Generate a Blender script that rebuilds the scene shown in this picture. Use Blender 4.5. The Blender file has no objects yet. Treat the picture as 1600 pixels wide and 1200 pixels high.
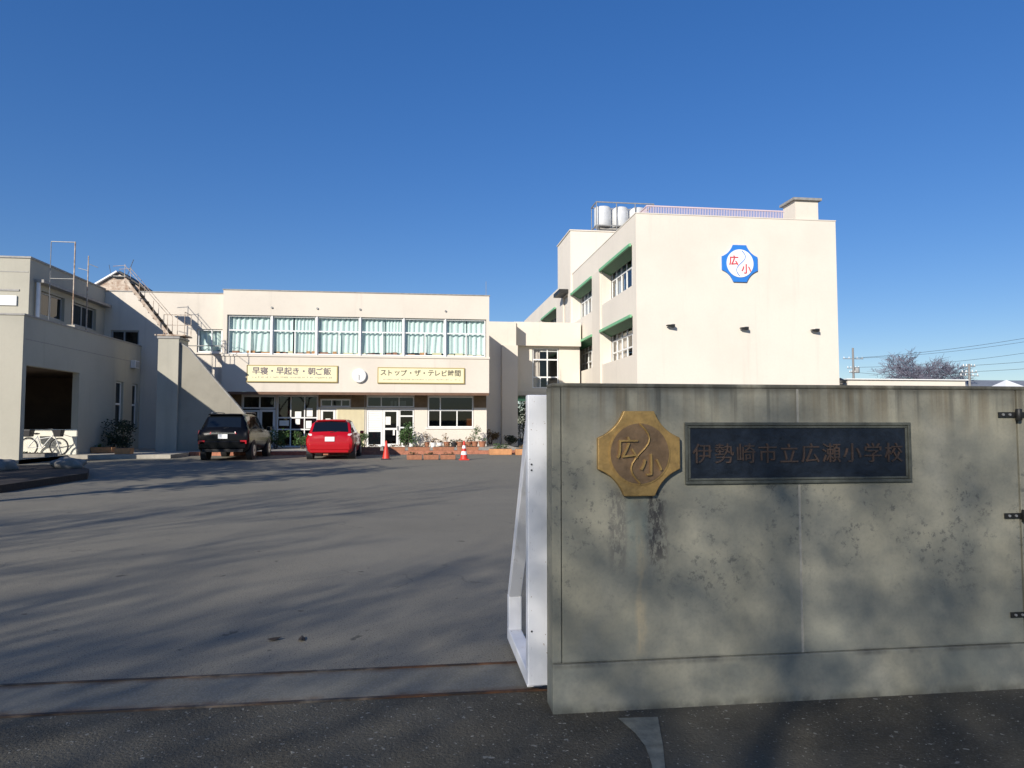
import bpy, bmesh, math, random
from mathutils import Vector, Matrix
R = math.radians
sc = bpy.context.scene
C = sc.collection
random.seed(7)

# ------------------------------------------------------------------ camera, sky, sun, exposure
CAM_Z = 1.42
cam_d = bpy.data.cameras.new('camera'); cam = bpy.data.objects.new('camera', cam_d); C.objects.link(cam)
cam_d.sensor_width = 36.0; cam_d.lens = 24.75; cam_d.clip_end = 3000; cam_d.clip_start = 0.05
cam.location = (0, 0, CAM_Z)
cam.rotation_euler = (R(90 + 3.122), 0, R(-7.498))
sc.camera = cam
sc.render.resolution_x = 1024; sc.render.resolution_y = 768

SUN_AZ, SUN_EL = 37.0, 24.3            # direction the light travels (from +Y towards +X), elevation
ldir = Vector((math.sin(R(SUN_AZ)) * math.cos(R(SUN_EL)), math.cos(R(SUN_AZ)) * math.cos(R(SUN_EL)), -math.sin(R(SUN_EL))))
w = bpy.data.worlds.new('World'); sc.world = w; w.use_nodes = True
nt = w.node_tree; bg = nt.nodes['Background']
sky = nt.nodes.new('ShaderNodeTexSky'); sky.sky_type = 'NISHITA'; sky.sun_disc = False
sky.sun_elevation = R(SUN_EL); sky.sun_rotation = R(180 + SUN_AZ)
sky.altitude = 50; sky.air_density = 1.0; sky.dust_density = 0.1; sky.ozone_density = 5.0
gm = nt.nodes.new('ShaderNodeGamma'); gm.inputs['Gamma'].default_value = 0.70        # the camera's flatter, more saturated rendering of the sky
hs = nt.nodes.new('ShaderNodeHueSaturation'); hs.inputs['Saturation'].default_value = 1.42; hs.inputs['Hue'].default_value = .517
nt.links.new(sky.outputs['Color'], gm.inputs['Color']); nt.links.new(gm.outputs['Color'], hs.inputs['Color'])
nt.links.new(hs.outputs['Color'], bg.inputs['Color']); bg.inputs['Strength'].default_value = 0.148
sd = bpy.data.lights.new('sun', 'SUN'); sd.energy = 4.6; sd.angle = R(0.53); sd.color = (1.0, 0.93, 0.83)
so = bpy.data.objects.new('sun', sd); C.objects.link(so)
so.rotation_euler = ldir.to_track_quat('-Z', 'Y').to_euler(); so.location = (-20, -26, 20)
sc.view_settings.view_transform = 'Standard'; sc.view_settings.look = 'None'
sc.view_settings.exposure = 0.35; sc.view_settings.gamma = 1.0

# ------------------------------------------------------------------ materials
def nodes(m): return m.node_tree.nodes, m.node_tree.links
def mat(name, col, rough=0.6, metal=0.0, var=0.0, scale=6.0, bump=0.0, bscale=40.0, spec=0.5, stretch=None, coat=0.0, col2=None):
    m = bpy.data.materials.new(name); m.use_nodes = True
    n, l = nodes(m); p = n['Principled BSDF']
    p.inputs['Base Color'].default_value = (*col, 1); p.inputs['Roughness'].default_value = rough
    p.inputs['Metallic'].default_value = metal; p.inputs['Specular IOR Level'].default_value = spec
    p.inputs['Coat Weight'].default_value = coat; p.inputs['Coat Roughness'].default_value = 0.04
    tc = n.new('ShaderNodeTexCoord'); src = tc.outputs['Object']
    if stretch:
        mp = n.new('ShaderNodeMapping'); mp.inputs['Scale'].default_value = stretch
        l.new(src, mp.inputs['Vector']); src = mp.outputs['Vector']
    if var > 0:
        nz = n.new('ShaderNodeTexNoise'); nz.inputs['Scale'].default_value = scale; nz.inputs['Detail'].default_value = 6; nz.inputs['Roughness'].default_value = 0.65
        l.new(src, nz.inputs['Vector'])
        rp = n.new('ShaderNodeValToRGB'); rp.color_ramp.elements[0].position = 0.3; rp.color_ramp.elements[1].position = 0.7
        a = col2 if col2 else tuple(c * (1 - var) for c in col)
        rp.color_ramp.elements[0].color = (*a, 1); rp.color_ramp.elements[1].color = (*[min(1, c * (1 + var * 0.5)) for c in col], 1)
        l.new(nz.outputs['Fac'], rp.inputs['Fac']); l.new(rp.outputs['Color'], p.inputs['Base Color'])
    if bump > 0:
        nb = n.new('ShaderNodeTexNoise'); nb.inputs['Scale'].default_value = bscale; nb.inputs['Detail'].default_value = 4
        l.new(tc.outputs['Object'], nb.inputs['Vector'])
        b = n.new('ShaderNodeBump'); b.inputs['Strength'].default_value = bump; b.inputs['Distance'].default_value = 0.02
        l.new(nb.outputs['Fac'], b.inputs['Height']); l.new(b.outputs['Normal'], p.inputs['Normal'])
    return m

class G:
    """small node-graph helper for the few richer materials"""
    def __init__(s, name, rough=0.8, spec=0.3):
        s.m = bpy.data.materials.new(name); s.m.use_nodes = True; s.n, s.l = nodes(s.m)
        s.p = s.n['Principled BSDF']; s.p.inputs['Roughness'].default_value = rough; s.p.inputs['Specular IOR Level'].default_value = spec
        s.tc = s.n.new('ShaderNodeTexCoord').outputs['Object']
        sp = s.n.new('ShaderNodeSeparateXYZ'); s.l.new(s.tc, sp.inputs[0]); s.x, s.y, s.z = sp.outputs
    def noise(s, scale, detail=6, stretch=None, rough=0.6, off=0):
        v = s.tc
        if stretch or off:
            mp = s.n.new('ShaderNodeMapping'); mp.inputs['Scale'].default_value = stretch or (1, 1, 1); mp.inputs['Location'].default_value = (off, off * .7, off * 1.3)
            s.l.new(v, mp.inputs[0]); v = mp.outputs[0]
        t = s.n.new('ShaderNodeTexNoise'); t.inputs['Scale'].default_value = scale; t.inputs['Detail'].default_value = detail; t.inputs['Roughness'].default_value = rough
        s.l.new(v, t.inputs['Vector']); return t.outputs['Fac']
    def ramp(s, f, a, b, lo=0., hi=1., smooth=True):
        r = s.n.new('ShaderNodeMapRange'); r.interpolation_type = 'SMOOTHSTEP' if smooth else 'LINEAR'
        for k, v in (('From Min', a), ('From Max', b), ('To Min', lo), ('To Max', hi)): r.inputs[k].default_value = v
        s.l.new(f, r.inputs['Value']); return r.outputs['Result']
    def math(s, op, a, b):
        t = s.n.new('ShaderNodeMath'); t.operation = op; t.use_clamp = False
        for i, q in enumerate((a, b)):
            if isinstance(q, (int, float)): t.inputs[i].default_value = q
            else: s.l.new(q, t.inputs[i])
        return t.outputs[0]
    def mul(s, *a):
        r = a[0]
        for b in a[1:]: r = s.math('MULTIPLY', r, b)
        return r
    def band(s, q, c, h, soft):
        """1 inside |q-c|<h, fading over soft"""
        d = s.math('ABSOLUTE', s.math('SUBTRACT', q, c), 0); return s.ramp(d, h, h + soft, 1, 0)
    def mix(s, f, a, b):
        t = s.n.new('ShaderNodeMix'); t.data_type = 'RGBA'
        if isinstance(f, (int, float)): t.inputs[0].default_value = f
        else: s.l.new(f, t.inputs[0])
        for i, q in ((6, a), (7, b)):
            if isinstance(q, tuple): t.inputs[i].default_value = (*q, 1)
            else: s.l.new(q, t.inputs[i])
        return t.outputs[2]
    def done(s, col, bump=None, dist=0.01, strength=0.5):
        s.l.new(col, s.p.inputs['Base Color'])
        if bump is not None:
            b = s.n.new('ShaderNodeBump'); b.inputs['Strength'].default_value = strength; b.inputs['Distance'].default_value = dist
            s.l.new(bump, b.inputs['Height']); s.l.new(b.outputs['Normal'], s.p.inputs['Normal'])
        return s.m

def stucco(name, col, dirt=0.12, streak=0.10):
    g = G(name, 0.85, 0.25)
    big = g.noise(0.35, 5); fine = g.noise(9, 4); st = g.noise(1.6, 4, (1.6, 1.6, 0.10), off=3)
    c = g.mix(g.ramp(big, .35, .75), col, tuple(v * (1 - dirt) for v in col))
    c = g.mix(g.mul(g.ramp(st, .55, .8), streak * 4), c, tuple(v * .72 for v in col))
    c = g.mix(g.mul(g.ramp(fine, .4, .7), .08), c, tuple(v * .7 for v in col))
    return g.done(c, g.noise(60, 3), 0.004, 0.3)

M = {}
M['cream'] = stucco('cream_stucco', (.69, .63, .54), .10, .12)
M['cream_pale'] = stucco('pale_cream_stucco', (.72, .66, .57), .07, .08)
M['old_cream'] = stucco('weathered_cream_stucco', (.44, .42, .35), .14, .10)
M['dirty_render'] = stucco('dirty_grey_render', (.33, .31, .255), .35, .25)
M['overhang_shade'] = mat('brown_overhang_shade_board', (.19, .125, .065), .7, var=.3, scale=4)  # brown that also stands in for shade under the overhang
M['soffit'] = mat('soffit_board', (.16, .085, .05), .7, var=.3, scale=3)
M['coping'] = mat('grey_coping', (.30, .29, .27), .6, var=.3)
M['white_frame'] = mat('white_window_frame', (.78, .78, .76), .45, var=.08, scale=4)
M['grey_frame'] = mat('grey_window_frame', (.35, .36, .36), .4)
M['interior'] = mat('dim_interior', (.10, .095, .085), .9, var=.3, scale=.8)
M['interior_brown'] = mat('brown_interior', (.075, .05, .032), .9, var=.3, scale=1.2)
M['floor_in'] = mat('interior_floor', (.12, .09, .06), .6)
M['curtain'] = mat('mint_curtain', (.71, .82, .785), .9, var=.06, scale=2)
M['blue_curtain'] = mat('blue_grey_curtain', (.22, .30, .42), .9, var=.1, scale=2)
M['pink_curtain'] = mat('pale_pink_curtain', (.62, .52, .46), .9, var=.1, scale=2)
M['green'] = mat('green_awning_paint', (.012, .105, .042), .6, var=.25, scale=3)
M['green_edge'] = mat('pale_green_trim', (.16, .42, .22), .6)
def gate_paint():
    g = G('white_paint', .45, .5)
    c = g.mix(g.ramp(g.noise(4, 5), .35, .7), (.74, .75, .77), (.68, .69, .70))
    c = g.mix(g.mul(g.ramp(g.noise(16, 5, (1, 1, .08), off=3), .55, .72), .35), c, (.45, .43, .38))
    c = g.mix(g.mul(g.ramp(g.noise(46, 3, off=6), .70, .73), .8), c, (.22, .13, .07))
    c = g.mix(g.mul(g.ramp(g.noise(60, 2, (3, 3, .5), off=9), .68, .72), .5), c, (.40, .40, .40))
    return g.done(c, g.noise(25, 3), .002, .2)
M['white_paint'] = gate_paint()
M['white_wall'] = mat('white_painted_wall', (.72, .70, .60), .8, var=.08, scale=3)
M['sign_face'] = mat('pale_yellow_sign', (.80, .73, .46), .5, var=.05, scale=2)
M['sign_edge'] = mat('mustard_sign_edge', (.36, .28, .10), .5)
M['purple_ink'] = mat('purple_grey_letters', (.085, .065, .11), .6)
M['black_ink'] = mat('black_letters', (.045, .042, .04), .6)
M['faded_ink'] = mat('faded_small_print', (.42, .38, .27), .6)
M['clock_white'] = mat('clock_face', (.80, .80, .78), .4)
M['steel'] = mat('galvanised_steel', (.30, .30, .29), .55, metal=.3, var=.25, scale=8)
M['rusty_steel'] = mat('rusty_cream_steel', (.50, .44, .36), .7, var=.6, scale=5, col2=(.20, .10, .05))
M['dark_metal'] = mat('dark_metal', (.03, .03, .028), .5, metal=.4, var=.3)
M['tank'] = mat('grey_white_tank', (.62, .63, .63), .35, metal=.1, var=.15, scale=3)
M['rail_pink'] = mat('pale_pink_rail', (.62, .50, .52), .6)
M['brass'] = mat('cast_brass', (.42, .265, .085), .48, metal=.35, var=.35, scale=14, bump=.15, bscale=60, col2=(.27, .17, .06))
M['bronze'] = mat('brown_bronze', (.23, .145, .075), .5, metal=.35, var=.35, scale=16, bump=.15, bscale=50)
M['plaque'] = mat('dark_blue_bronze_plate', (.016, .022, .032), .42, metal=.2, var=.5, scale=12, bump=.2, bscale=30, spec=.4)
M['plaque_frame'] = mat('verdigris_frame', (.085, .09, .072), .65, metal=.1, var=.45, scale=18, bump=.15)
M['rust_letters'] = mat('rust_brown_letters', (.048, .029, .020), .8, var=.75, scale=22, col2=(.022, .019, .018))
M['blue_emblem'] = mat('blue_emblem', (.028, .19, .60), .45)
M['white_emblem'] = mat('white_emblem', (.80, .80, .78), .45)
M['red_ink'] = mat('red_letters', (.62, .05, .07), .5)
M['glass'] = None
def glass(name, tint, refl=1.0):
    m = bpy.data.materials.new(name); m.use_nodes = True; n, l = nodes(m); n.remove(n['Principled BSDF'])
    o = n['Material Output']; t = n.new('ShaderNodeBsdfTransparent'); t.inputs[0].default_value = (*tint, 1)
    g = n.new('ShaderNodeBsdfGlossy'); g.inputs['Roughness'].default_value = 0.02; g.inputs[0].default_value = (refl, refl, refl, 1)
    f = n.new('ShaderNodeFresnel'); ge = n.new('ShaderNodeNewGeometry'); mr = n.new('ShaderNodeMapRange')
    mr.inputs['To Min'].default_value = 1.5; mr.inputs['To Max'].default_value = 1/1.5      # same thin pane seen from either side
    l.new(ge.outputs['Backfacing'], mr.inputs['Value']); l.new(mr.outputs['Result'], f.inputs['IOR'])
    mx = n.new('ShaderNodeMixShader'); l.new(f.outputs[0], mx.inputs[0]); l.new(t.outputs[0], mx.inputs[1]); l.new(g.outputs[0], mx.inputs[2])
    l.new(mx.outputs[0], o.inputs['Surface']); return m
M['glass'] = glass('window_glass', (.86, .90, .89))
M['dark_glass'] = glass('tinted_window_glass', (.30, .33, .34))
M['car_glass'] = mat('car_glass', (.006, .008, .010), .04, spec=.6)
M['red_car'] = mat('red_car_paint', (.40, .003, .008), .3, coat=.35, spec=.4)
M['black_car'] = mat('black_car_paint', (.003, .0032, .004), .25, coat=.06, spec=.2)
M['rubber'] = mat('tyre_rubber', (.018, .018, .018), .85)
M['rim'] = mat('alloy_rim', (.45, .45, .46), .35, metal=.8)
M['lamp_clear'] = mat('clear_tail_lamp', (.72, .60, .60), .12, spec=.7)
M['lamp_red'] = mat('red_tail_lamp', (.45, .012, .02), .12, spec=.7)
M['chrome'] = mat('chrome', (.75, .76, .78), .12, metal=1.0)
M['plate'] = mat('white_number_plate', (.82, .82, .80), .45)
M['black_plastic'] = mat('black_plastic', (.02, .02, .022), .55)
M['cone_red'] = mat('red_cone_plastic', (.62, .035, .018), .5, var=.15, scale=8)
M['cone_white'] = mat('white_cone_band', (.80, .78, .76), .5)
M['terracotta'] = mat('terracotta', (.36, .155, .085), .8, var=.3, scale=10)
M['orange_planter'] = mat('orange_planter', (.58, .28, .12), .75, var=.25, scale=7)
M['soil'] = mat('dark_soil', (.035, .026, .02), .95, var=.5, scale=12, bump=.6, bscale=20)
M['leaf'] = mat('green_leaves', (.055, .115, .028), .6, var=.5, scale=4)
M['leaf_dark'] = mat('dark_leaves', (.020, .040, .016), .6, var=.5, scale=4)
M['leaf_dry'] = mat('dry_leaves', (.19, .12, .055), .8, var=.5, scale=5)
M['bark'] = mat('grey_bark', (.11, .09, .075), .9, var=.4, scale=6)
M['bark_far'] = mat('purple_grey_bark', (.15, .145, .185), .9)
M['stone'] = mat('grey_stone', (.22, .21, .19), .9, var=.4, scale=5, bump=.4, bscale=8)
M['pole'] = mat('concrete_pole', (.24, .23, .22), .8, var=.2)
M['wire'] = mat('power_cable', (.05, .055, .06), .7)
M['white_bike'] = mat('white_bike_paint', (.72, .72, .70), .3)
M['paper'] = mat('white_paper', (.80, .79, .74), .7)
M['maroon'] = mat('maroon_board', (.10, .022, .022), .8)
M['ribbed'] = mat('cream_ribbed_panel', (.72, .64, .42), .6, var=.06)
M['orange_thing'] = mat('orange_cloth', (.60, .16, .04), .8)
M['roof_grey'] = mat('grey_roof_tiles', (.20, .22, .25), .7, var=.3, scale=3)

# asphalt of the yard
def asphalt():
    g = G('yard_asphalt', 0.9, 0.25)
    big = g.noise(0.22, 5); mid = g.noise(1.6, 5); fine = g.noise(140, 2, rough=.8); lane = g.noise(0.5, 4, (1, .15, 1), off=2)
    c = g.mix(g.ramp(big, .3, .7), (.150, .138, .108), (.198, .183, .145))
    c = g.mix(g.mul(g.ramp(mid, .35, .75), .5), c, (.122, .113, .092))
    c = g.mix(g.mul(g.ramp(lane, .5, .75), .35), c, (.20, .187, .150))
    c = g.mix(g.ramp(fine, .42, .64), c, (.24, .224, .18))
    c = g.mix(g.ramp(g.noise(80, 2, off=5), .58, .68), c, (.055, .055, .05))
    c = g.mix(g.mul(g.ramp(g.noise(5.5, 2, off=9), .72, .76), .7), c, (.05, .048, .042))
    vo = g.n.new('ShaderNodeTexVoronoi'); vo.feature = 'DISTANCE_TO_EDGE'; vo.inputs['Scale'].default_value = .42
    wv = g.n.new('ShaderNodeVectorMath'); wv.operation = 'ADD'; nz = g.n.new('ShaderNodeTexNoise'); nz.inputs['Scale'].default_value = 1.3; nz.inputs['Detail'].default_value = 5
    sc_ = g.n.new('ShaderNodeVectorMath'); sc_.operation = 'SCALE'; sc_.inputs['Scale'].default_value = .9
    g.l.new(g.tc, nz.inputs['Vector']); g.l.new(nz.outputs['Color'], sc_.inputs[0]); g.l.new(g.tc, wv.inputs[0]); g.l.new(sc_.outputs[0], wv.inputs[1]); g.l.new(wv.outputs[0], vo.inputs['Vector'])
    c = g.mix(g.mul(g.ramp(vo.outputs['Distance'], .006, .001), g.ramp(g.noise(.5, 3, off=41), .50, .64), .32), c, (.045, .043, .038))
    return g.done(c, g.noise(120, 3), .006, .6)
M['asphalt'] = asphalt()
def old_asphalt():
    g = G('old_pavement_asphalt', 0.95, 0.2)
    big = g.noise(1.1, 6); fine = g.noise(90, 3, rough=.8); sp = g.noise(62, 1, off=4)
    c = g.mix(g.ramp(big, .35, .7), (.062, .056, .042), (.115, .104, .078))
    c = g.mix(g.mul(g.ramp(fine, .45, .7), .7), c, (.125, .118, .095))
    c = g.mix(g.ramp(sp, .70, .74), c, (.30, .29, .24))
    c = g.mix(g.ramp(g.noise(24, 1, off=8), .735, .75), c, (.24, .23, .19))
    return g.done(c, g.noise(70, 4), .012, .8)
M['old_asphalt'] = old_asphalt()
def strip_mat():
    g = G('worn_concrete_strip', 0.9, 0.25)
    c = g.mix(g.ramp(g.noise(1.3, 6), .35, .7), (.135, .130, .105), (.185, .178, .145))
    c = g.mix(g.mul(g.ramp(g.noise(110, 2), .42, .66), .6), c, (.22, .21, .18))
    ed = g.math('ADD', g.band(g.y, 4.19, .015, .05), g.band(g.y, 3.78, .01, .07))
    c = g.mix(g.mul(ed, g.ramp(g.noise(4, 4, (1, .3, 1)), .35, .65), .6), c, (.11, .058, .028))
    return g.done(c, g.noise(80, 3), .005, .5)
M['strip'] = strip_mat()
def rail_steel():
    g = G('rusted_rail', .8, .3)
    rust = g.mix(g.ramp(g.noise(6, 5), .35, .65), (.028, .02, .015), (.105, .048, .022))
    plain = g.mix(g.ramp(g.noise(3, 5), .45, .65), (.030, .029, .027), (.15, .145, .125))
    return g.done(g.mix(g.math('MULTIPLY', g.ramp(g.x, -1.5, 1.2), g.ramp(g.noise(1.2, 4, off=5), .3, .6)), plain, rust), g.noise(50, 3), .004, .4)
M['rust'] = rail_steel()
def gate_concrete():
    g = G('stained_grey_concrete', 0.88, 0.25)
    g.x = g.math('ADD', g.x, 4.0)                                  # parts are measured from the wall's own origin
    big = g.noise(1.4, 6); mid = g.noise(4.0, 6, off=2); fine = g.noise(55, 3)
    c = g.mix(g.ramp(big, .32, .7), (.228, .220, .168), (.325, .310, .238))
    c = g.mix(g.mul(g.ramp(mid, .45, .72), .45), c, (.160, .170, .148))
    c = g.mix(g.mul(g.ramp(g.noise(2.2, 3, (1, 1, .55), off=11), .55, .72), .35), c, (.305, .30, .255))
    # bluish-green tint, stronger towards the foot and broken by noise
    c = g.mix(g.mul(g.ramp(g.z, .75, .05), g.ramp(g.noise(1.7, 5, off=7), .38, .62), .65), c, (.120, .142, .135))
    # clusters of dark mould spots, mostly at mid height
    spots = g.ramp(g.noise(24, 6, off=1, rough=.75), .535, .62)
    clus = g.ramp(g.noise(3.0, 4, (1, 1, .8), off=6, rough=.7), .42, .60)
    zone = g.mul(g.ramp(g.z, .35, .7), g.ramp(g.z, 1.42, 1.15))
    c = g.mix(g.mul(spots, clus, zone, .68), c, (.082, .086, .080))
    # brown rain streaks below the top edge
    stre = g.ramp(g.noise(9, 4, (1.5, 1.5, .05), off=3), .42, .68)
    c = g.mix(g.mul(stre, g.ramp(g.z, 1.28, 1.58), .8), c, (.150, .122, .078))
    c = g.mix(g.mul(g.ramp(g.noise(22, 4, (1, 1, .03), off=13), .52, .7), g.ramp(g.z, 1.30, 1.56), .6), c, (.085, .085, .070))
    c = g.mix(g.mul(g.ramp(g.z, 1.555, 1.60), .75, g.ramp(g.noise(5, 6), .3, .55)), c, (.075, .070, .052))
    # run-off below the emblem: pale green wash, tan rust line, black mould dribbles
    below = g.ramp(g.z, 1.10, 1.06)
    c = g.mix(g.mul(g.band(g.x, 1.085, .035, .035), below, g.ramp(g.z, .55, .95), g.ramp(g.noise(9, 4, off=21), .3, .6), .42), c, (.25, .31, .26))
    wob = g.math('ADD', g.x, g.math('MULTIPLY', g.math('SUBTRACT', g.noise(5, 3, off=31), .5), .05))
    c = g.mix(g.mul(g.band(wob, 1.105, .008, .030), below, g.ramp(g.z, 1.02, .80), g.ramp(g.z, .245, .30), g.ramp(g.noise(14, 5, (1.6, 1, .35), off=4), .30, .62), .62), c, (.42, .345, .215))
    dr = g.ramp(g.noise(30, 6, (1, 1, .5), off=17, rough=.75), .44, .54)
    dz = g.mul(below, g.ramp(g.z, .62, .80))
    c = g.mix(g.mul(g.band(wob, 1.19, .018, .05), dz, dr, .85), c, (.050, .045, .045))
    c = g.mix(g.mul(g.band(g.x, .985, .022, .04), dz, dr, .55), c, (.09, .088, .085))
    # thin shadow line of the groove, painted along the plinth joint
    c = g.mix(g.mul(g.band(g.z, .235, .006, .02), g.ramp(g.noise(5, 4, (1, 1, .2), off=2), .4, .65), .7), c, (.09, .088, .075))
    c = g.mix(g.mul(g.ramp(fine, .42, .7), .16), c, (.12, .12, .11))
    # grime where the plinth meets the pavement
    c = g.mix(g.mul(g.ramp(g.z, .06, .0), g.ramp(g.noise(8, 4), .3, .6), .7), c, (.07, .07, .058))
    return g.done(c, g.noise(70, 4), .004, .4)
M['gate_concrete'] = gate_concrete()
M['mortar'] = mat('pale_mortar', (.36, .34, .28), .9, var=.25, scale=20)
M['paving'] = mat('terrace_concrete', (.40, .37, .31), .9, var=.25, scale=2)
M['brick_edge'] = mat('red_brick_edging', (.42, .17, .10), .85, var=.4, scale=9)
M['patch'] = mat('pale_concrete_patch', (.21, .21, .165), .9, var=.35, scale=14, bump=.3)

# ------------------------------------------------------------------ mesh builder
def orig(o):
    v = Vector((0, 0, 0))
    while o is not None: v += o.location; o = o.parent
    return v
class MB:
    def __init__(s): s.v = []; s.f = []
    def add(s, vs, fs):
        b = len(s.v); s.v += [tuple(p) for p in vs]; s.f += [tuple(b + i for i in f) for f in fs]
    def quad(s, a, b, c, d): s.add([a, b, c, d], [(0, 1, 2, 3)])
    def box(s, x0, x1, y0, y1, z0, z1):
        x0, x1 = min(x0, x1), max(x0, x1); y0, y1 = min(y0, y1), max(y0, y1); z0, z1 = min(z0, z1), max(z0, z1)
        s.add([(x0,y0,z0),(x1,y0,z0),(x1,y1,z0),(x0,y1,z0),(x0,y0,z1),(x1,y0,z1),(x1,y1,z1),(x0,y1,z1)],
              [(0,3,2,1),(4,5,6,7),(0,1,5,4),(1,2,6,5),(2,3,7,6),(3,0,4,7)])
    def tbox(s, x0, x1, y0, y1, z0, z1, t):
        """box whose foot is narrower by t"""
        s.add([(x0+t,y0+t,z0),(x1-t,y0+t,z0),(x1-t,y1-t,z0),(x0+t,y1-t,z0),(x0,y0,z1),(x1,y0,z1),(x1,y1,z1),(x0,y1,z1)],
              [(0,3,2,1),(4,5,6,7),(0,1,5,4),(1,2,6,5),(2,3,7,6),(3,0,4,7)])
    def obox(s, f, u0, u1, v0, v1, n0, n1):
        """box in a wall frame f=(origin,u,n): u along the wall, v up, n outward"""
        P = lambda u, v, n: f[0] + f[1] * u + Vector((0, 0, v)) + f[2] * n
        vs = [P(u0,v0,n0),P(u1,v0,n0),P(u1,v0,n1),P(u0,v0,n1),P(u0,v1,n0),P(u1,v1,n0),P(u1,v1,n1),P(u0,v1,n1)]
        fs = [(0,3,2,1),(4,5,6,7),(0,1,5,4),(1,2,6,5),(2,3,7,6),(3,0,4,7)]
        s.add(vs, fs)
    def bar(s, p, q, wx, wz=None):
        """square bar between two points"""
        p, q = Vector(p), Vector(q); d = (q - p).normalized(); wz = wz or wx
        up = Vector((0, 0, 1)) if abs(d.z) < .95 else Vector((0, 1, 0))
        a = d.cross(up).normalized() * wx / 2; b = d.cross(a).normalized() * wz / 2
        vs = [p+a+b, p-a+b, p-a-b, p+a-b, q+a+b, q-a+b, q-a-b, q+a-b]
        s.add(vs, [(0,1,2,3),(7,6,5,4),(0,4,5,1),(1,5,6,2),(2,6,7,3),(3,7,4,0)])
    def tube(s, pts, rad, n=6, cap=True):
        pts = [Vector(p) for p in pts]
        if not isinstance(rad, (list, tuple)): rad = [rad] * len(pts)
        b = len(s.v); a = None
        for i, p in enumerate(pts):
            d = (pts[min(i+1, len(pts)-1)] - pts[max(i-1, 0)]).normalized()
            if a is None:
                a = d.cross(Vector((0, 0, 1)) if abs(d.z) < .9 else Vector((1, 0, 0))).normalized()
            else: a = (a - d * a.dot(d)).normalized()
            c = d.cross(a)
            for k in range(n):
                t = 2 * math.pi * k / n; s.v.append(tuple(p + (a * math.cos(t) + c * math.sin(t)) * rad[i]))
        for i in range(len(pts)-1):
            for k in range(n):
                k2 = (k+1) % n; s.f.append((b+i*n+k, b+i*n+k2, b+(i+1)*n+k2, b+(i+1)*n+k))
        if cap:
            s.f.append(tuple(b+k for k in reversed(range(n)))); s.f.append(tuple(b+(len(pts)-1)*n+k for k in range(n)))
    def lathe(s, prof, c, axis='Z', n=20):
        """prof: list of (radius, height) along axis"""
        b = len(s.v); c = Vector(c)
        for r, h in prof:
            for k in range(n):
                t = 2*math.pi*k/n; x, y = r*math.cos(t), r*math.sin(t)
                p = {'Z': (x, y, h), 'Y': (x, h, y), 'X': (h, x, y)}[axis]; s.v.append(tuple(c + Vector(p)))
        for i in range(len(prof)-1):
            for k in range(n):
                k2 = (k+1) % n; q = (b+i*n+k, b+i*n+k2, b+(i+1)*n+k2, b+(i+1)*n+k)
                s.f.append(q if axis != 'Y' else q[::-1])
        s.f.append(tuple(b+k for k in range(n))); s.f.append(tuple(b+(len(prof)-1)*n+k for k in range(n)))
    def prism(s, poly, y0, y1, c=(0, 0, 0)):
        """polygon in XZ pushed from y0 (front) to y1"""
        n = len(poly); vs = [(c[0]+x, c[1]+y0, c[2]+z) for x, z in poly] + [(c[0]+x, c[1]+y1, c[2]+z) for x, z in poly]
        fs = [tuple(range(n)), tuple(reversed(range(n, 2*n)))] + [(i, i+n, (i+1) % n + n, (i+1) % n) for i in range(n)]
        s.add(vs, fs)
    def xprism(s, poly, x0, x1):
        """polygon in YZ pushed from x0 to x1"""
        n = len(poly); vs = [(x0, y, z) for y, z in poly] + [(x1, y, z) for y, z in poly]
        fs = [tuple(range(n)), tuple(reversed(range(n, 2*n)))] + [(i, i+n, (i+1) % n + n, (i+1) % n) for i in range(n)]
        s.add(vs, fs)
    def build(s, name, m, parent=None, smooth=None, bevel=0, local=False, loc=None, fix=True):
        me = bpy.data.meshes.new(name)
        if parent is not None: o0 = Vector((0, 0, 0)) if local else orig(parent)
        elif loc is not None: o0 = Vector(loc)
        else:
            xs = [p[0] for p in s.v]; ys = [p[1] for p in s.v]; zs = [p[2] for p in s.v]
            o0 = Vector(((min(xs)+max(xs))/2, (min(ys)+max(ys))/2, min(zs)))
        me.from_pydata([(p[0]-o0.x, p[1]-o0.y, p[2]-o0.z) for p in s.v], [], s.f)
        if fix:
            bm = bmesh.new(); bm.from_mesh(me); bmesh.ops.recalc_face_normals(bm, faces=bm.faces); bm.to_mesh(me); bm.free()
        me.materials.append(m)
        o = bpy.data.objects.new(name, me); C.objects.link(o)
        if parent is not None: o.parent = parent
        else: o.location = o0
        if smooth is not None:
            me.polygons.foreach_set('use_smooth', [True]*len(me.polygons)); me.set_sharp_from_angle(angle=R(smooth))
        if bevel:
            b = o.modifiers.new('bevel', 'BEVEL'); b.width = bevel; b.segments = 2; b.limit_method = 'ANGLE'
        return o

def tag(o, label=None, cat=None, group=None, kind=None):
    if label: o['label'] = label
    if cat: o['category'] = cat
    if group: o['group'] = group
    if kind: o['kind'] = kind
    return o
def thing(name, label, cat, loc, group=None, rz=0):
    o = bpy.data.objects.new(name, None); C.objects.link(o); o.location = loc; o.rotation_euler.z = rz
    o.empty_display_size = .3
    return tag(o, label, cat, group)
def copy_tree(o, parent=None):
    c = o.copy(); C.objects.link(c)
    if parent is not None: c.parent = parent
    for ch in list(o.children): copy_tree(ch, c)
    return c
def bx(*a):
    m = MB(); m.box(*a); return m

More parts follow.
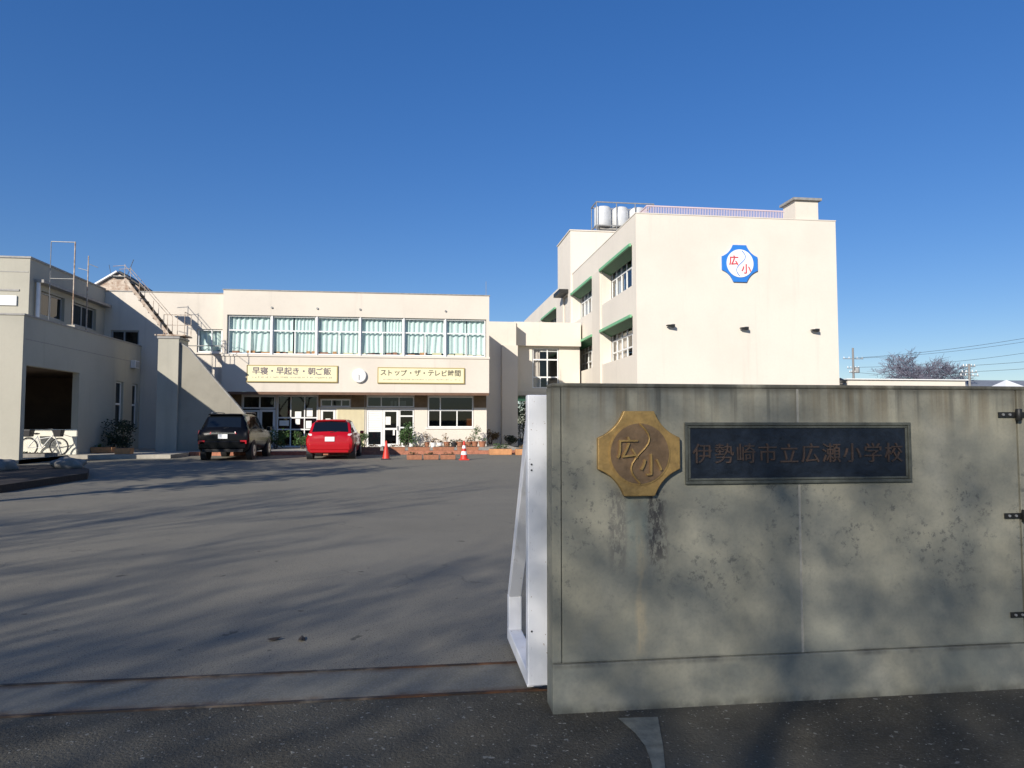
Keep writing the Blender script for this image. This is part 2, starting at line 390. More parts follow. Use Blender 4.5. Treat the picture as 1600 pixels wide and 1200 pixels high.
def text_mb(body, size, f, u, v, n, depth, sx=1.0, bold=0.0):
    """lettering standing on wall frame f, centred at (u,v), raised to n..n+depth"""
    cu = bpy.data.curves.new('lettering', 'FONT'); cu.body = body; cu.size = size; cu.extrude = depth/2; cu.resolution_u = 3; cu.offset = bold*size
    o = bpy.data.objects.new('lettering', cu); C.objects.link(o)
    dg = bpy.context.evaluated_depsgraph_get(); me = bpy.data.meshes.new_from_object(o.evaluated_get(dg))
    xs = [p.co.x for p in me.vertices]; ys = [p.co.y for p in me.vertices]
    cx = (min(xs)+max(xs))/2; cy = (min(ys)+max(ys))/2
    m = MB()
    m.add([f[0] + f[1]*(u + (p.co.x-cx)*sx) + Vector((0, 0, v + p.co.y-cy)) + f[2]*(n + depth/2 + p.co.z) for p in me.vertices],
          [tuple(p.vertices) for p in me.polygons])
    bpy.data.objects.remove(o); bpy.data.meshes.remove(me); bpy.data.curves.remove(cu)
    return m

X_, Y_, Z_ = Vector((1, 0, 0)), Vector((0, 1, 0)), Vector((0, 0, 1))
def front(y): return (Vector((0, y, 0)), X_, -Y_)          # wall facing the camera, u = world X
def leftf(x): return (Vector((x, 0, 0)), Y_, -X_)          # wall facing -X, u = world Y
def rightf(x): return (Vector((x, 0, 0)), Y_, X_)          # wall facing +X, u = world Y

def facade(m, f, u0, u1, v0, v1, holes, depth=.2):
    """wall sheet with real openings and their reveals"""
    us = sorted({u0, u1, *[h[0] for h in holes], *[h[1] for h in holes]}); vs = sorted({v0, v1, *[h[2] for h in holes], *[h[3] for h in holes]})
    us = [q for q in us if u0 <= q <= u1]; vs = [q for q in vs if v0 <= q <= v1]
    P = lambda u, v, n=0: f[0] + f[1]*u + Z_*v + f[2]*n
    for i in range(len(us)-1):
        for j in range(len(vs)-1):
            cu, cv = (us[i]+us[i+1])/2, (vs[j]+vs[j+1])/2
            if any(h[0] < cu < h[1] and h[2] < cv < h[3] for h in holes): continue
            m.quad(P(us[i], vs[j]), P(us[i+1], vs[j]), P(us[i+1], vs[j+1]), P(us[i], vs[j+1]))
    for a, b, c, d in holes:
        for p, q in (((a, c), (b, c)), ((b, c), (b, d)), ((b, d), (a, d)), ((a, d), (a, c))):
            m.quad(P(*p), P(*q), P(*q, -depth), P(*p, -depth))

def window(parent, f, u0, u1, v0, v1, mull=(), trans=(), fw=.06, inset=.12, fmat='white_frame', gmat='glass', curtain=None, low_mull=(), tv=None, fd=.06, curtain_cover=None):
    fr = MB()
    n0, n1 = -inset - fd/2, -inset + fd/2
    fr.obox(f, u0, u1, v0, v0+fw, n0, n1); fr.obox(f, u0, u1, v1-fw, v1, n0, n1)
    fr.obox(f, u0, u0+fw, v0+fw, v1-fw, n0, n1); fr.obox(f, u1-fw, u1, v0+fw, v1-fw, n0, n1)
    for t in trans: fr.obox(f, u0+fw, u1-fw, t-fw*.6, t+fw*.6, n0+.002, n1-.002)
    for q in mull: fr.obox(f, q-fw/2, q+fw/2, v0+fw, v1-fw, n0-.003, n1+.003)
    for q in low_mull: fr.obox(f, q-fw/2, q+fw/2, v0+fw, (tv or v1)-fw*.6, n0-.003, n1+.003)
    wo = fr.build('window', M[fmat], parent)
    P = lambda u, v, n=0: f[0] + f[1]*u + Z_*v + f[2]*n
    q = [P(u0+fw/2, v0+fw/2, -inset), P(u1-fw/2, v0+fw/2, -inset), P(u1-fw/2, v1-fw/2, -inset), P(u0+fw/2, v1-fw/2, -inset)]
    if (q[1]-q[0]).cross(q[3]-q[0]).dot(f[2]) < 0: q.reverse()
    g = MB(); g.quad(*q); g.build('pane', M[gmat], wo, fix=False)
    if curtain:
        cm = MB(); rr = random.Random(int(u0*97+v0*13) & 0xffff); segs = curtain_cover or [(u0, u1)]
        for a, b in segs:
            N = max(8, int((b-a)/.035)); top = v1-.03; bot = v0+rr.uniform(.10, .17); ph = rr.random()*6
            per = rr.uniform(.14, .27); pull = rr.uniform(-.2, .2); row = []
            for i in range(N+1):
                t = i/N; u = a+(b-a)*t
                q = 2*math.pi*u/per + 2.2*math.sin(u*2.3+ph) + ph
                dn = -inset - .16 + .045*math.sin(q) + .012*math.sin(2.3*q+ph)
                row.append((P(u, top, dn), P(u+pull*t*(1-t)*1.5, (top+bot)/2, dn*1.0+.01*math.sin(3*q)), P(u+pull*t*(1-t)*3, bot+.02*math.sin(u*5+ph), dn)))
            b0 = len(cm.v)
            for r_ in row: cm.v += [tuple(p) for p in r_]
            for i in range(N):
                for j in range(2): cm.f.append((b0+i*3+j, b0+(i+1)*3+j, b0+(i+1)*3+j+1, b0+i*3+j+1))
        co = cm.build('curtain', M[curtain], wo, smooth=180, fix=False)
    return wo

# ------------------------------------------------------------------ foliage helpers
def leaf_blob(rnd, c, r, n, size, m=None):
    m = m or MB(); c = Vector(c)
    lumps = [(Vector((rnd.uniform(-.6, .6)*r[0], rnd.uniform(-.6, .6)*r[1], rnd.uniform(-.6, .75)*r[2])), rnd.uniform(.35, .6)) for _ in range(max(5, n//120))]
    for _ in range(n):
        L, k = rnd.choice(lumps)
        d = Vector((rnd.gauss(0, 1), rnd.gauss(0, 1), rnd.gauss(0, 1))).normalized() * rnd.random()**.45
        p = c + L + Vector((d.x*r[0], d.y*r[1], d.z*r[2]))*k
        if p.z < c.z - r[2]*.98: p.z = c.z - r[2]*.98
        a = Vector((rnd.gauss(0, 1), rnd.gauss(0, 1), rnd.gauss(0, .7))).normalized(); b = a.cross(Vector((rnd.gauss(0, 1), rnd.gauss(0, 1), rnd.gauss(0, 1)))).normalized()
        s = size*rnd.uniform(.6, 1.3)
        m.add([p-a*s*.5, p+b*s*.22, p+a*s*.5, p-b*s*.22], [(0, 1, 2, 3)])
    return m

def bare_tree_meshes(seed, H, spread=.62, levels=6, tip=.004, kids=3.4, trunk_r=.16):
    rnd = random.Random(seed); tr = MB(); cr = MB()
    def grow(p, d, L, r, lv):
        pts = [p]; rs = [r]; q = Vector(p); dd = Vector(d); n = 3 if lv > 1 else 2
        for i in range(n):
            dd = (dd + Vector((rnd.gauss(0, .10), rnd.gauss(0, .10), rnd.gauss(.03, .08)))).normalized()
            q = q + dd*L/n; pts.append(q); rs.append(max(tip*.7, r*(1-.42*(i+1)/n)))
        (tr if lv >= levels-2 else cr).tube(pts, rs, 7 if lv >= levels-1 else (5 if lv >= levels-2 else 3), cap=False)
        if lv <= 0: return
        nk = int(kids) + (rnd.random() < kids % 1)
        for k in range(nk):
            t = rnd.uniform(.45, 1.0) if k else 1.0
            i = min(n-1, int(t*n)); fr = t*n-i; s = pts[i].lerp(pts[i+1], min(1, fr)) if i < n else pts[-1]
            side = dd.cross(Vector((rnd.gauss(0, 1), rnd.gauss(0, 1), rnd.gauss(0, 1)))).normalized()
            nd = (dd*rnd.uniform(.75, 1.0) + side*rnd.uniform(.35, .95)*spread*1.4 + Z_*.10).normalized()
            grow(s, nd, L*rnd.uniform(.58, .82), max(tip, rs[min(n, i+1)]*rnd.uniform(.5, .72)), lv-1)
    grow(Vector((0, 0, -.1)), Z_, H*.30, trunk_r, levels)
    return tr, cr
def make_tree(seed, H, label, loc, matn='bark', group=None, rz=0, **k):
    tr, cr = bare_tree_meshes(seed, H, **k)
    t = thing('bare_tree', label, 'tree', loc, group, rz)
    tr.build('trunk', M[matn], t, smooth=60, local=True, fix=False); cr.build('crown', M[matn], t, local=True, fix=False)
    return t

# ================================================================== SETTING
def sheet(name, poly, z, m, **k):
    mb = MB(); mb.add([(x, y, z) for x, y in poly], [tuple(range(len(poly)))])
    return tag(mb.build(name, M[m], loc=(0, 0, 0)), kind='structure')
sheet('ground', [(-900, -900), (900, -900), (900, 900), (-900, 900)], 0, 'asphalt')
sheet('pavement', [(-40, -6), (40, -6), (40, 3.745), (-40, 3.745)], .004, 'old_asphalt')
sheet('gate_track_strip', [(-9, 3.785), (9, 3.785), (9, 4.19), (-9, 4.19)], .004, 'strip')
pr = random.Random(3)
sheet('pavement_patch', [(.951, 3.354), (1.147, 3.343), (1.10, 3.17), (1.068, 3.049), (1.01, 2.86), (.96, 2.72), (.93, 2.75), (.965, 2.90), (.99, 3.056), (.985, 3.185), (.965, 3.29)], .008, 'patch')
for y in (4.20, 3.765):
    mb = MB(); mb.box(-9, 6.0, y-.011, y+.011, -.02, .010); 
    o = mb.build('gate_rail', M['rust'])
    tag(o, 'rusty steel gate rail nearest the pavement' if y < 4 else 'rusty steel gate rail on the yard side of the concrete strip', 'rail', 'steel rails across the school entrance')

# terrace in front of the buildings, with a kerb face of red brick on the right
mb = MB(); mb.box(-30, -9.7, 29.35, 60, -.3, .15); mb.box(-9.7, 4.9, 31.75, 60, -.3, .15)
tag(mb.build('terrace', M['paving'], loc=(0, 0, 0)), kind='structure')
mb = MB(); mb.box(-9.68, 4.9, 31.60, 31.748, -.1, .165)
tag(mb.build('terrace_kerb', M['brick_edge'], loc=(0, 0, 0)), kind='structure')

# ================================================================== GATE WALL
GY = 3.448
gw = thing('gate_wall', 'stained grey concrete gate wall carrying the brass emblem and the dark nameplate', 'wall', (4.0, GY, 0))
m = MB(); m.box(.655, 3.222, GY+.012, GY+.155, -.05, 1.595); m.box(3.234, 9.0, GY+.012, GY+.155, -.05, 1.595)
m.build('wall_core', M['gate_concrete'], gw)
m = MB(); m.box(.655, 3.222, GY-.004, GY+.0118, -.05, .238); m.box(3.234, 9.0, GY-.004, GY+.0118, -.05, .238)
m.build('plinth', M['gate_concrete'], gw, bevel=.004)
m = MB(); m.box(.655, .699, GY+.003, GY+.0118, .244, 1.595)
m.box(.703, 1.951, GY, GY+.0118, .244, 1.595); m.box(1.965, 3.222, GY, GY+.0118, .244, 1.595); m.box(3.234, 9.0, GY, GY+.0118, .244, 1.595)
m.build('face_panel', M['gate_concrete'], gw, bevel=.003)
m = MB(); m.box(.655, 9.0, GY+.003, GY+.155, 1.5955, 1.617); m.build('coping', M['gate_concrete'], gw, bevel=.008)
m = MB(); m.box(1.9512, 1.9648, GY+.003, GY+.0115, .244, 1.594); m.build('mortar_joint', M['mortar'], gw)
# nameplate
np_ = thing('nameplate', 'dark bronze school nameplate with ten rust brown characters, set in the gate wall', 'nameplate', (1.963, GY, 1.108))
m = MB()
def ring(m, x0, x1, z0, z1, w, y0, y1):
    m.box(x0, x1, y0, y1, z0, z0+w); m.box(x0, x1, y0, y1, z1-w, z1); m.box(x0, x0+w, y0, y1, z0+w, z1-w); m.box(x1-w, x1, y0, y1, z0+w, z1-w)
ring(m, 1.338, 2.588, 1.106, 1.420, .016, GY-.014, GY-.001)
ring(m, 1.356, 2.570, 1.124, 1.402, .012, GY-.010, GY-.001)
m.build('frame', M['plaque_frame'], np_, bevel=.003)
bx(1.366, 2.560, GY-.004, GY+.001, 1.134, 1.392).build('plate', M['plaque'], np_)
fr = front(GY-.004)
for i, ch in enumerate('伊勢崎市立広瀬小学校'):
    text_mb(ch, .108, fr, 1.430+i*.1175, 1.262, 0, .007).build('character', M['rust_letters'], np_)

def emblem_poly(r, h=.37, bow=.20, n=10):
    """four short straight arms joined by concave arcs"""
    P = []; a = r*h
    for k in range(4):
        t = math.pi/2*k; c, s = math.cos(t), math.sin(t); rot = lambda x, z: (x*c - z*s, x*s + z*c)
        p0, p1 = (r, -a), (r, a); P += [rot(*p0)]
        q0, q1 = p1, (a, r)                                        # arc from this arm to the next
        for i in range(n):
            tt = i/n; x = q0[0]+(q1[0]-q0[0])*tt; z = q0[1]+(q1[1]-q0[1])*tt
            b = bow*r*4*tt*(1-tt)*.5; P.append(rot(x-b*.707, z-b*.707))
    return P
def circle_poly(r, n=40): return [(r*math.cos(2*math.pi*i/n), r*math.sin(2*math.pi*i/n)) for i in range(n)]
def s_curve(r):
    pts = []
    for i in range(13):                                            # upper bulge to the right, lower to the left
        t = i/12; z = r*(1-2*t)
        pts.append((.34*r*math.sin(math.pi*2*t)*(1 if t < .5 else .9), z))
    return pts
eb = thing('emblem', 'gold brass school emblem with cut corners and two raised characters on the gate wall', 'emblem', (1.092, GY, 1.053))
EC = (1.092, 0, 1.265)
m = MB(); m.prism(emblem_poly(.212), GY-.032, GY-.001, EC); m.build('backplate', M['brass'], eb, bevel=.004)
m = MB(); m.prism(circle_poly(.157, 48), GY-.0365, GY-.0315, EC); m.build('rim', M['brass'], eb, smooth=40)
m = MB(); m.prism(circle_poly(.150, 48), GY-.0385, GY-.036, EC); m.build('disc', M['bronze'], eb, smooth=40)
m = MB(); m.tube([(EC[0]+x*1.0, GY-.0385, EC[2]+z) for x, z in s_curve(.149)], .006, 6); m.build('dividing_line', M['brass'], eb, smooth=60)
fr = front(GY-.0385)
text_mb('広', .118, fr, EC[0]-.066, EC[2]+.030, 0, .012).build('character', M['brass'], eb)
text_mb('小', .118, fr, EC[0]+.055, EC[2]-.055, 0, .012).build('character', M['brass'], eb)

# hinges of the side gate at the right end of the wall
for x, z in ((3.17, 1.462), (3.185, .918), (3.20, .393)):
    m = MB(); m.box(x-.06, x+.19, GY-.010, GY-.0045, z-.014, z+.014); t = m.build('hinge', M['dark_metal'], gw)
    m = MB(); m.lathe([(.013, -.032), (.016, -.028), (.016, .028), (.013, .032)], (x+.052, GY-.020, z), n=10); m.build('pin', M['dark_metal'], t, smooth=40)
    for q in (x-.035, x+.005, x+.12):
        m = MB(); m.lathe([(.007, -.016), (.007, -.009)], (q, GY, z), 'Y', 8); m.build('bolt', M['steel'], t)

# sliding gate, pushed back behind the wall
sg = thing('sliding_gate', 'white steel sliding gate with a slanted brace, pushed open behind the gate wall', 'gate', (.62, 3.70, 0))
m = MB(); m.box(.565, .678, 3.662, 3.735, .062, 1.565); m.build('end_post', M['white_paint'], sg, bevel=.006)
m = MB(); m.box(.572, .655, 3.735, 4.58, .030, .105); m.build('brace_foot', M['white_paint'], sg, bevel=.005)
m = MB(); m.box(.572, .655, 4.50, 4.58, .105, .315); m.build('brace_upright', M['white_paint'], sg, bevel=.005)
m = MB(); m.xprism([(4.50, .3155), (4.58, .3155), (3.80, 1.43), (3.735, 1.43), (3.735, 1.34)], .574, .653); m.build('slanted_brace', M['white_paint'], sg, bevel=.004)
m = MB(); m.box(.6785, 5.2, 3.67, 3.73, .10, .16); m.box(.6785, 5.2, 3.67, 3.73, 1.47, 1.53)
m.build('rail', M['white_paint'], sg)
m = MB()
for i in range(34): m.box(.80+i*.13, .83+i*.13, 3.69, 3.71, .16, 1.47)
m.build('bar', M['white_paint'], sg)
for q in (.9, 4.9):
    m = MB(); m.lathe([(.045, -.012), (.05, -.008), (.05, .008), (.045, .012)], (q, 3.70, .052), 'Y', 14); m.build('roller', M['dark_metal'], sg)
for z in (1.20, 1.17, .34):
    m = MB(); m.lathe([(.005, -.003), (.005, .001)], (.585, 3.662, z), 'Y', 8); m.build('screw', M['dark_metal'], sg)

# ================================================================== MIDDLE BUILDING
FY, RY = 36.0, 37.3
mbd = thing('school_building', 'cream two storey school building with a curtained window band above the recessed entrance', 'building', (-3, 40, .15))
UP = [-9.42, -7.29, -5.12, -2.985, -.81, 1.30, 3.40]
m = MB()
facade(m, front(FY), -9.62, 3.55, 2.93, 7.95, [(UP[0], UP[-1], 4.78, 6.73)], .22)
m.quad((3.55, FY, 2.93), (3.55, RY, 2.93), (3.55, RY, 7.95), (3.55, FY, 7.95))            # right return above the overhang
m.quad((-9.62, FY, 2.93), (-9.62, 40, 2.93), (-9.62, 40, 7.95), (-9.62, FY, 7.95))
m.quad((-9.62, FY+.35, 7.95), (3.55, FY+.35, 7.95), (3.55, FY+.35, 7.1), (-9.62, FY+.35, 7.1))
m.quad((-9.62, FY, 7.95), (3.55, FY, 7.95), (3.55, FY+.35, 7.95), (-9.62, FY+.35, 7.95))
m.quad((-9.62, FY+.35, 7.1), (3.55, FY+.35, 7.1), (3.55, 52, 7.1), (-9.62, 52, 7.1))      # flat roof
m.quad((3.55, RY, 2.93), (3.55, 52, 2.93), (3.55, 52, 7.1), (3.55, RY, 7.1))
m.quad((3.55, RY, 7.1), (3.55, FY+.35, 7.1), (3.55, FY+.35, 7.95), (3.55, RY, 7.95))
m.quad((3.55, RY, 0), (3.55, 52, 0), (3.55, 52, 2.93), (3.55, RY, 2.93))
m.build('upper_wall', M['cream'], mbd, fix=False)
bx(-9.66, 3.59, FY-.03, FY+.38, 7.952, 8.0).build('coping', M['coping'], mbd)
bx(-9.62, 3.55, FY+.004, 52, 2.86, 2.926).build('soffit', M['soffit'], mbd)
bx(-9.66, 3.58, FY-.05, FY+.05, 4.68, 4.777).build('sill_band', M['cream_pale'], mbd)
bx(-9.62, 3.55, FY+.004, FY+.2, 2.80, 2.858).build('drip_edge', M['soffit'], mbd)
# rooms behind the glass
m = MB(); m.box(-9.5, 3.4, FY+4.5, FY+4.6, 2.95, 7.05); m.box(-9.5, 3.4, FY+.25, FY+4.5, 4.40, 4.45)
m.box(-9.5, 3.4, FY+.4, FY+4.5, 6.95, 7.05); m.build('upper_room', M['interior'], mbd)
for i in range(6):
    u0, u1 = UP[i]+.035, UP[i+1]-.035
    c = (u0+u1)/2
    cov = [[(u0, c+.05), (c+.02, u1)], [(u0, c-.1), (c-.02, u1)], [(u0, u1)], [(u0, c+.12), (c+.16, u1-.06)], [(u0+.05, c), (c-.03, u1)], [(u0, u0+1.05), (u0+1.1, u1-.02)]][i]
    window(mbd, front(FY), u0, u1, 4.80, 6.71, (), (5.98,), .052, .13, curtain='curtain', low_mull=(c+.02,), tv=5.98, curtain_cover=cov)
for i in range(1, 6): bx(UP[i]-.0345, UP[i]+.0345, FY+.03, FY+.19, 4.782, 6.728).build('mullion', M['white_frame'], mbd)
m = MB(); rr = random.Random(5)
x = -9.2
while x < 3.2:                                                     # things left on the inner window sill
    ww = rr.uniform(.12, .5); bx(x, x+ww, FY+.20, FY+.235, 4.80, 4.80+rr.uniform(.10, .19)).build('book_box', M[rr.choice(['orange_planter', 'ribbed', 'terracotta'])], mbd); x += ww+rr.uniform(.02, .35)
# recessed ground floor
holes = [(-8.95, -7.28, .16, 2.80), (-7.23, -5.17, .16, 2.80), (-5.06, -4.28, .16, 2.12), (-5.06, -3.53, 2.22, 2.62),
         (-2.72, -.26, .16, 2.12), (-2.72, -.26, 2.20, 2.78), (.43, 2.86, 1.15, 2.80)]
m = MB(); facade(m, front(RY), -9.62, 3.55, .12, 2.858, holes, .15); m.build('ground_floor_wall', M['cream_pale'], mbd, fix=False)
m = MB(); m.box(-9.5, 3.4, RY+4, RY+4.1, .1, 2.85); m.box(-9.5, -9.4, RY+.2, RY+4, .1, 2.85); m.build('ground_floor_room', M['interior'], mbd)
bx(-9.5, 3.4, RY+.16, RY+4, .152, .17).build('ground_floor_floor', M['floor_in'], mbd)
F = front(RY)
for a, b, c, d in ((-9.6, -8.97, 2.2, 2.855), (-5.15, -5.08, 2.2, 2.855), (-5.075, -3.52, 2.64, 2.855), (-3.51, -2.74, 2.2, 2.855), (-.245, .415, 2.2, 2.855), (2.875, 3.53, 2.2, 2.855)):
    m = MB(); m.obox(F, a, b, c, d, .001, .022); m.build('overhang_shade_board', M['overhang_shade'], mbd)  # brown panels that paint the overhang's shadow band darker
window(mbd, F, -8.93, -7.30, 2.12, 2.79, (-8.08,), (), .07, .06, gmat='dark_glass')
window(mbd, F, -8.93, -8.10, .17, 2.05, (), (), .09, .06, gmat='dark_glass')
def door(parent, u0, u1, v0, v1, mid, fw=.10, fmat='white_frame'):
    d = MB(); d.obox(F, u0, u0+fw, v0, v1, -.09, -.03); d.obox(F, u1-fw, u1, v0, v1, -.09, -.03)
    for a, b in ((v0, v0+.14), (mid-.05, mid+.05), (v1-fw, v1)): d.obox(F, u0+fw, u1-fw, a, b, -.088, -.032)
    o = d.build('door', M[fmat], parent)
    P = lambda u, v: F[0]+F[1]*u+Z_*v+F[2]*-.06
    g = MB(); g.quad(P(u0+.05, v0+.05), P(u1-.05, v0+.05), P(u1-.05, v1-.05), P(u0+.05, v1-.05)); g.build('pane', M['dark_glass'], o, fix=False)
    h = MB(); h.obox(F, u1-fw*.75, u1-fw*.4, (v0+v1)/2-.12, (v0+v1)/2+.10, -.03, .02); h.build('handle', M['steel'], o)
    return o
door(mbd, -8.08, -7.30, .17, 2.08, .95, .12)
window(mbd, F, -7.21, -5.19, .17, 2.79, (-6.54, -5.85), (1.66, 1.06), .055, .06, gmat='dark_glass')
m = MB()
for a, b, c, d in ((-7.10, -6.63, 1.25, 1.52), (-6.33, -6.02, 1.68, 1.98), (-6.30, -6.08, 1.32, 1.60), (-5.75, -5.45, 1.72, 2.16), (-5.78, -5.50, 1.12, 1.50), (-4.80, -4.55, 1.38, 1.62), (-1.75, -1.48, 1.30, 1.72), (-1.36, -1.26, .75, 1.05)):
    m = MB(); m.obox(F, a, b, c, d, -.055, -.050); m.build('notice', M['paper'], mbd)
for a, b in ((-7.14, -6.58), (-6.50, -5.90), (-5.81, -5.24)):
    m = MB(); m.obox(F, a, b, 1.12, 2.5, -.13, -.11); m.build('notice_board', M['maroon'], mbd)
door(mbd, -5.04, -4.30, .17, 2.10, .95, .11)
window(mbd, F, -5.04, -3.55, 2.23, 2.61, (-4.5, -4.0), (), .05, .06, gmat='dark_glass')
m = MB()                                                           # ribbed cream shutter panels
for i in range(23): m.obox(F, -4.20+i*.062, -4.155+i*.062, .16, 2.17, .002, .02)
m.build('ribbed_panel', M['ribbed'], mbd)
m = MB(); m.obox(F, -3.0+.18, -2.80, .16, 2.85, .002, .03); m.build('downpipe', M['grey_frame'], mbd)
m = MB(); m.obox(F, -2.70, -2.62, .17, 2.10, -.09, -.03); m.obox(F, -1.98, -1.90, .17, 2.10, -.09, -.03); m.obox(F, -2.62, -1.98, 2.0, 2.10, -.09, -.03)
for i in range(9): m.obox(F, -2.62, -1.98, .93+i*.119, .93+i*.119+.112, -.08, -.05)
m.obox(F, -2.62, -1.98, .17, .27, -.09, -.03)
o = m.build('door', M['white_frame'], mbd); g = MB(); g.obox(F, -2.62, -1.98, .27, .93, -.07, -.064); g.build('pane', M['car_glass'], o)
door(mbd, -1.89, -1.06, .17, 2.10, 1.08, .12)
window(mbd, F, -1.04, -.28, .17, 2.10, (), (1.15, 1.75), .06, .06, gmat='dark_glass')
window(mbd, F, -2.70, -.28, 2.22, 2.77, (-1.97, -1.05), (), .05, .06, gmat='dark_glass')
m = MB()
for a, b in ((-1.50, -1.36), (-1.30, -1.18), (-.98, -.70)):
    m = MB(); m.obox(F, a, b, 2.28, 2.55, -.13, -.11); m.build('paper_decoration', M['paper'], mbd)
window(mbd, F, .45, 2.84, 1.16, 2.79, (1.10,), (2.06,), .06, .06, low_mull=(1.98,), tv=2.06, gmat='dark_glass')
m = MB(); m.obox(F, 2.50, 2.80, 1.2, 1.62, -.16, -.10); m.build('orange_cloth', M['orange_thing'], mbd)
bx(.35, 2.95, RY-.06, RY-.002, 1.08, 1.148).build('sill', M['white_frame'], mbd)
for x in (-7.3, -5.1, -3.0, 1.3):
    m = MB(); m.lathe([(.05, 0), (.05, -.06)], (x, FY, 7.12), 'Y', 8); m.build('vent_cap', M['steel'], mbd)
# roof corner lightning rod
m = MB(); m.tube([(3.40, FY+.2, 8.0), (3.40, FY+.2, 8.75)], .012, 5); m.build('rod', M['steel'], mbd)

def banner(u0, u1, v0, v1, main, ink, label, size, seed, rows):
    t = thing('wall_sign', label, 'sign', ((u0+u1)/2, FY, v0), 'signboards under the upper windows')
    m = MB(); m.box(u0, u1, FY-.07, FY-.002, v0, v1); m.build('frame', M['sign_edge'], t, bevel=.01)
    m = MB(); m.box(u0+.05, u1-.05, FY-.076, FY-.0705, v0+.05, v1-.05); m.build('board', M['sign_face'], t)
    f = front(FY-.076)
    n = len(main)
    for i, ch in enumerate(main):
        text_mb(ch, size, f, (u0+u1)/2-.03+(i-(n-1)/2)*size*.985, v0+(v1-v0)*.66 + (-.02 if ch in 'ッ' else 0), 0, .006, bold=.012).build('character', M[ink], t)
    r = random.Random(seed); m = MB(); 
    for zz, hh in rows:                                            # print too small to read in the photograph
        x = u0+.28
        while x < u1-.3:
            ww = r.uniform(.03, .075)
            m.box(x, x+ww, FY-.079, FY-.0765, v0+zz+r.uniform(0, hh*.4), v0+zz+hh*r.uniform(.6, 1)); x += ww+r.choice((.015, .02, .02, .09))
    m.build('small_print', M['faded_ink'], t)
banner(-8.43, -4.05, 3.40, 4.25, '早寝・早起き・朝ご飯', 'purple_ink', 'pale yellow wall sign left of the clock, early rising slogan in purple grey characters', .385, 3, ((.20, .09),))
banner(-2.10, 2.29, 3.38, 4.20, 'ストップ・ザ・テレビ時間', 'black_ink', 'pale yellow wall sign right of the clock, television slogan in black characters', .345, 4, ((.17, .07),))
ck = thing('wall_clock', 'round white wall clock between the two yellow signs', 'clock', (-3.0, FY, 3.43))
m = MB(); m.lathe([(.33, 0), (.345, -.04), (.345, -.12), (.31, -.14), (.30, -.125), (0.001, -.125)], (-3.0, FY-.002, 3.76), 'Y', 36); m.build('case', M['clock_white'], ck, smooth=35)
m = MB(); m.bar((-3.0, FY-.135, 3.80), (-3.0, FY-.135, 3.53), .028, .006); m.bar((-2.99, FY-.141, 3.75), (-3.13, FY-.141, 3.89), .034, .006)
m.build('hand', M['black_ink'], ck)
m = MB()
for k in range(12):
    a = math.pi*2*k/12; m.bar((-3.0+.25*math.sin(a), FY-.130, 3.76+.25*math.cos(a)), (-3.0+.28*math.sin(a), FY-.130, 3.76+.28*math.cos(a)), .014, .004)
m.build('hour_mark', M['grey_frame'], ck)

# ================================================================== REAR WING LEFT OF IT
WY = 36.3
wl = thing('school_building', 'cream flat roofed wing set back behind the steel stair, one small window', 'building', (-14, 40, .15))
m = MB(); facade(m, front(WY), -19, -9.625, .12, 7.80, [(-10.9, -9.70, 4.87, 6.03), (-14.9, -13.6, 4.55, 5.9)], .2)
m.quad((-19, WY, 7.8), (-9.625, WY, 7.8), (-9.625, 52, 7.8), (-19, 52, 7.8)); m.build('wall', M['cream'], wl, fix=False)
bx(-19, -9.67, WY-.03, WY+.3, 7.80, 7.85).build('coping', M['coping'], wl)
m = MB(); m.box(-19, -9.7, WY+3, WY+3.1, .1, 7.7); m.box(-19, -9.7, WY+.25, WY+3, 4.3, 4.4); m.box(-12.2, -12.1, WY+.25, WY+3, 4.4, 7.7); m.build('room', M['interior'], wl)
window(wl, front(WY), -10.88, -9.72, 4.88, 6.02, (-10.22,), (), .06, .1, curtain='curtain', curtain_cover=[(-10.88, -9.72)])
window(wl, front(WY), -14.88, -13.62, 4.56, 5.89, (-14.3,), (), .06, .1, fmat='grey_frame', gmat='dark_glass')
bx(-11.0, -9.64, WY-.08, WY-.002, 4.78, 4.865).build('sill', M['cream_pale'], wl)
bx(-12.3, -9.63, WY-.02, WY-.002, 5.18, 5.22).build('string_course', M['coping'], wl)

# ================================================================== LEFT BUILDING
LX, LY0, LY1, LZ = -13.48, 26.0, 38.4, 5.10
lb = thing('school_building', 'cream flat roofed left building with a dark open porch sheltering a bicycle', 'building', (-17, 32, .15))
m = MB()
facade(m, front(LY0), -26, LX, -.05, LZ, [(-22, -15.05, -.05, 3.40)], .30)
facade(m, rightf(LX), LY0, 36.28, -.05, LZ, [(LY0+.25, 30.10, .152, 3.40), (33.55, 34.35, 1.15, 3.28), (35.35, 36.05, 1.15, 3.25)], .25)
m.quad((-26, LY0, LZ), (LX, LY0, LZ), (LX, 36.28, LZ), (-26, 36.28, LZ))
m.quad((-26, LY0, -.05), (-26, 36.28, -.05), (-26, 36.28, LZ), (-26, LY0, LZ))
m.build('wall', M['old_cream'], lb, fix=False)
m = MB(); m.box(-26, LX+.03, LY0-.03, LY0+.2, LZ, LZ+.06); m.box(LX-.2, LX+.03, LY0+.2, 36.27, LZ, LZ+.06); m.build('coping', M['coping'], lb)
m = MB(); m.box(-22.4, LX-.25, 33.6, 33.7, .1, 3.6); m.box(-22.4, LX-.25, LY0+.3, 33.6, 3.40, 3.5); m.box(-22.5, -22.4, LY0+.3, 33.6, .1, 3.6)
m.box(LX-.25, LX-.24, 30.3, 33.6, .1, 3.4)
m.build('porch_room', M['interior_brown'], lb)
m = MB(); m.box(-26, LX, LY0-.2, 29.36, -.1, .146); m.build('porch_floor', M['paving'], lb)
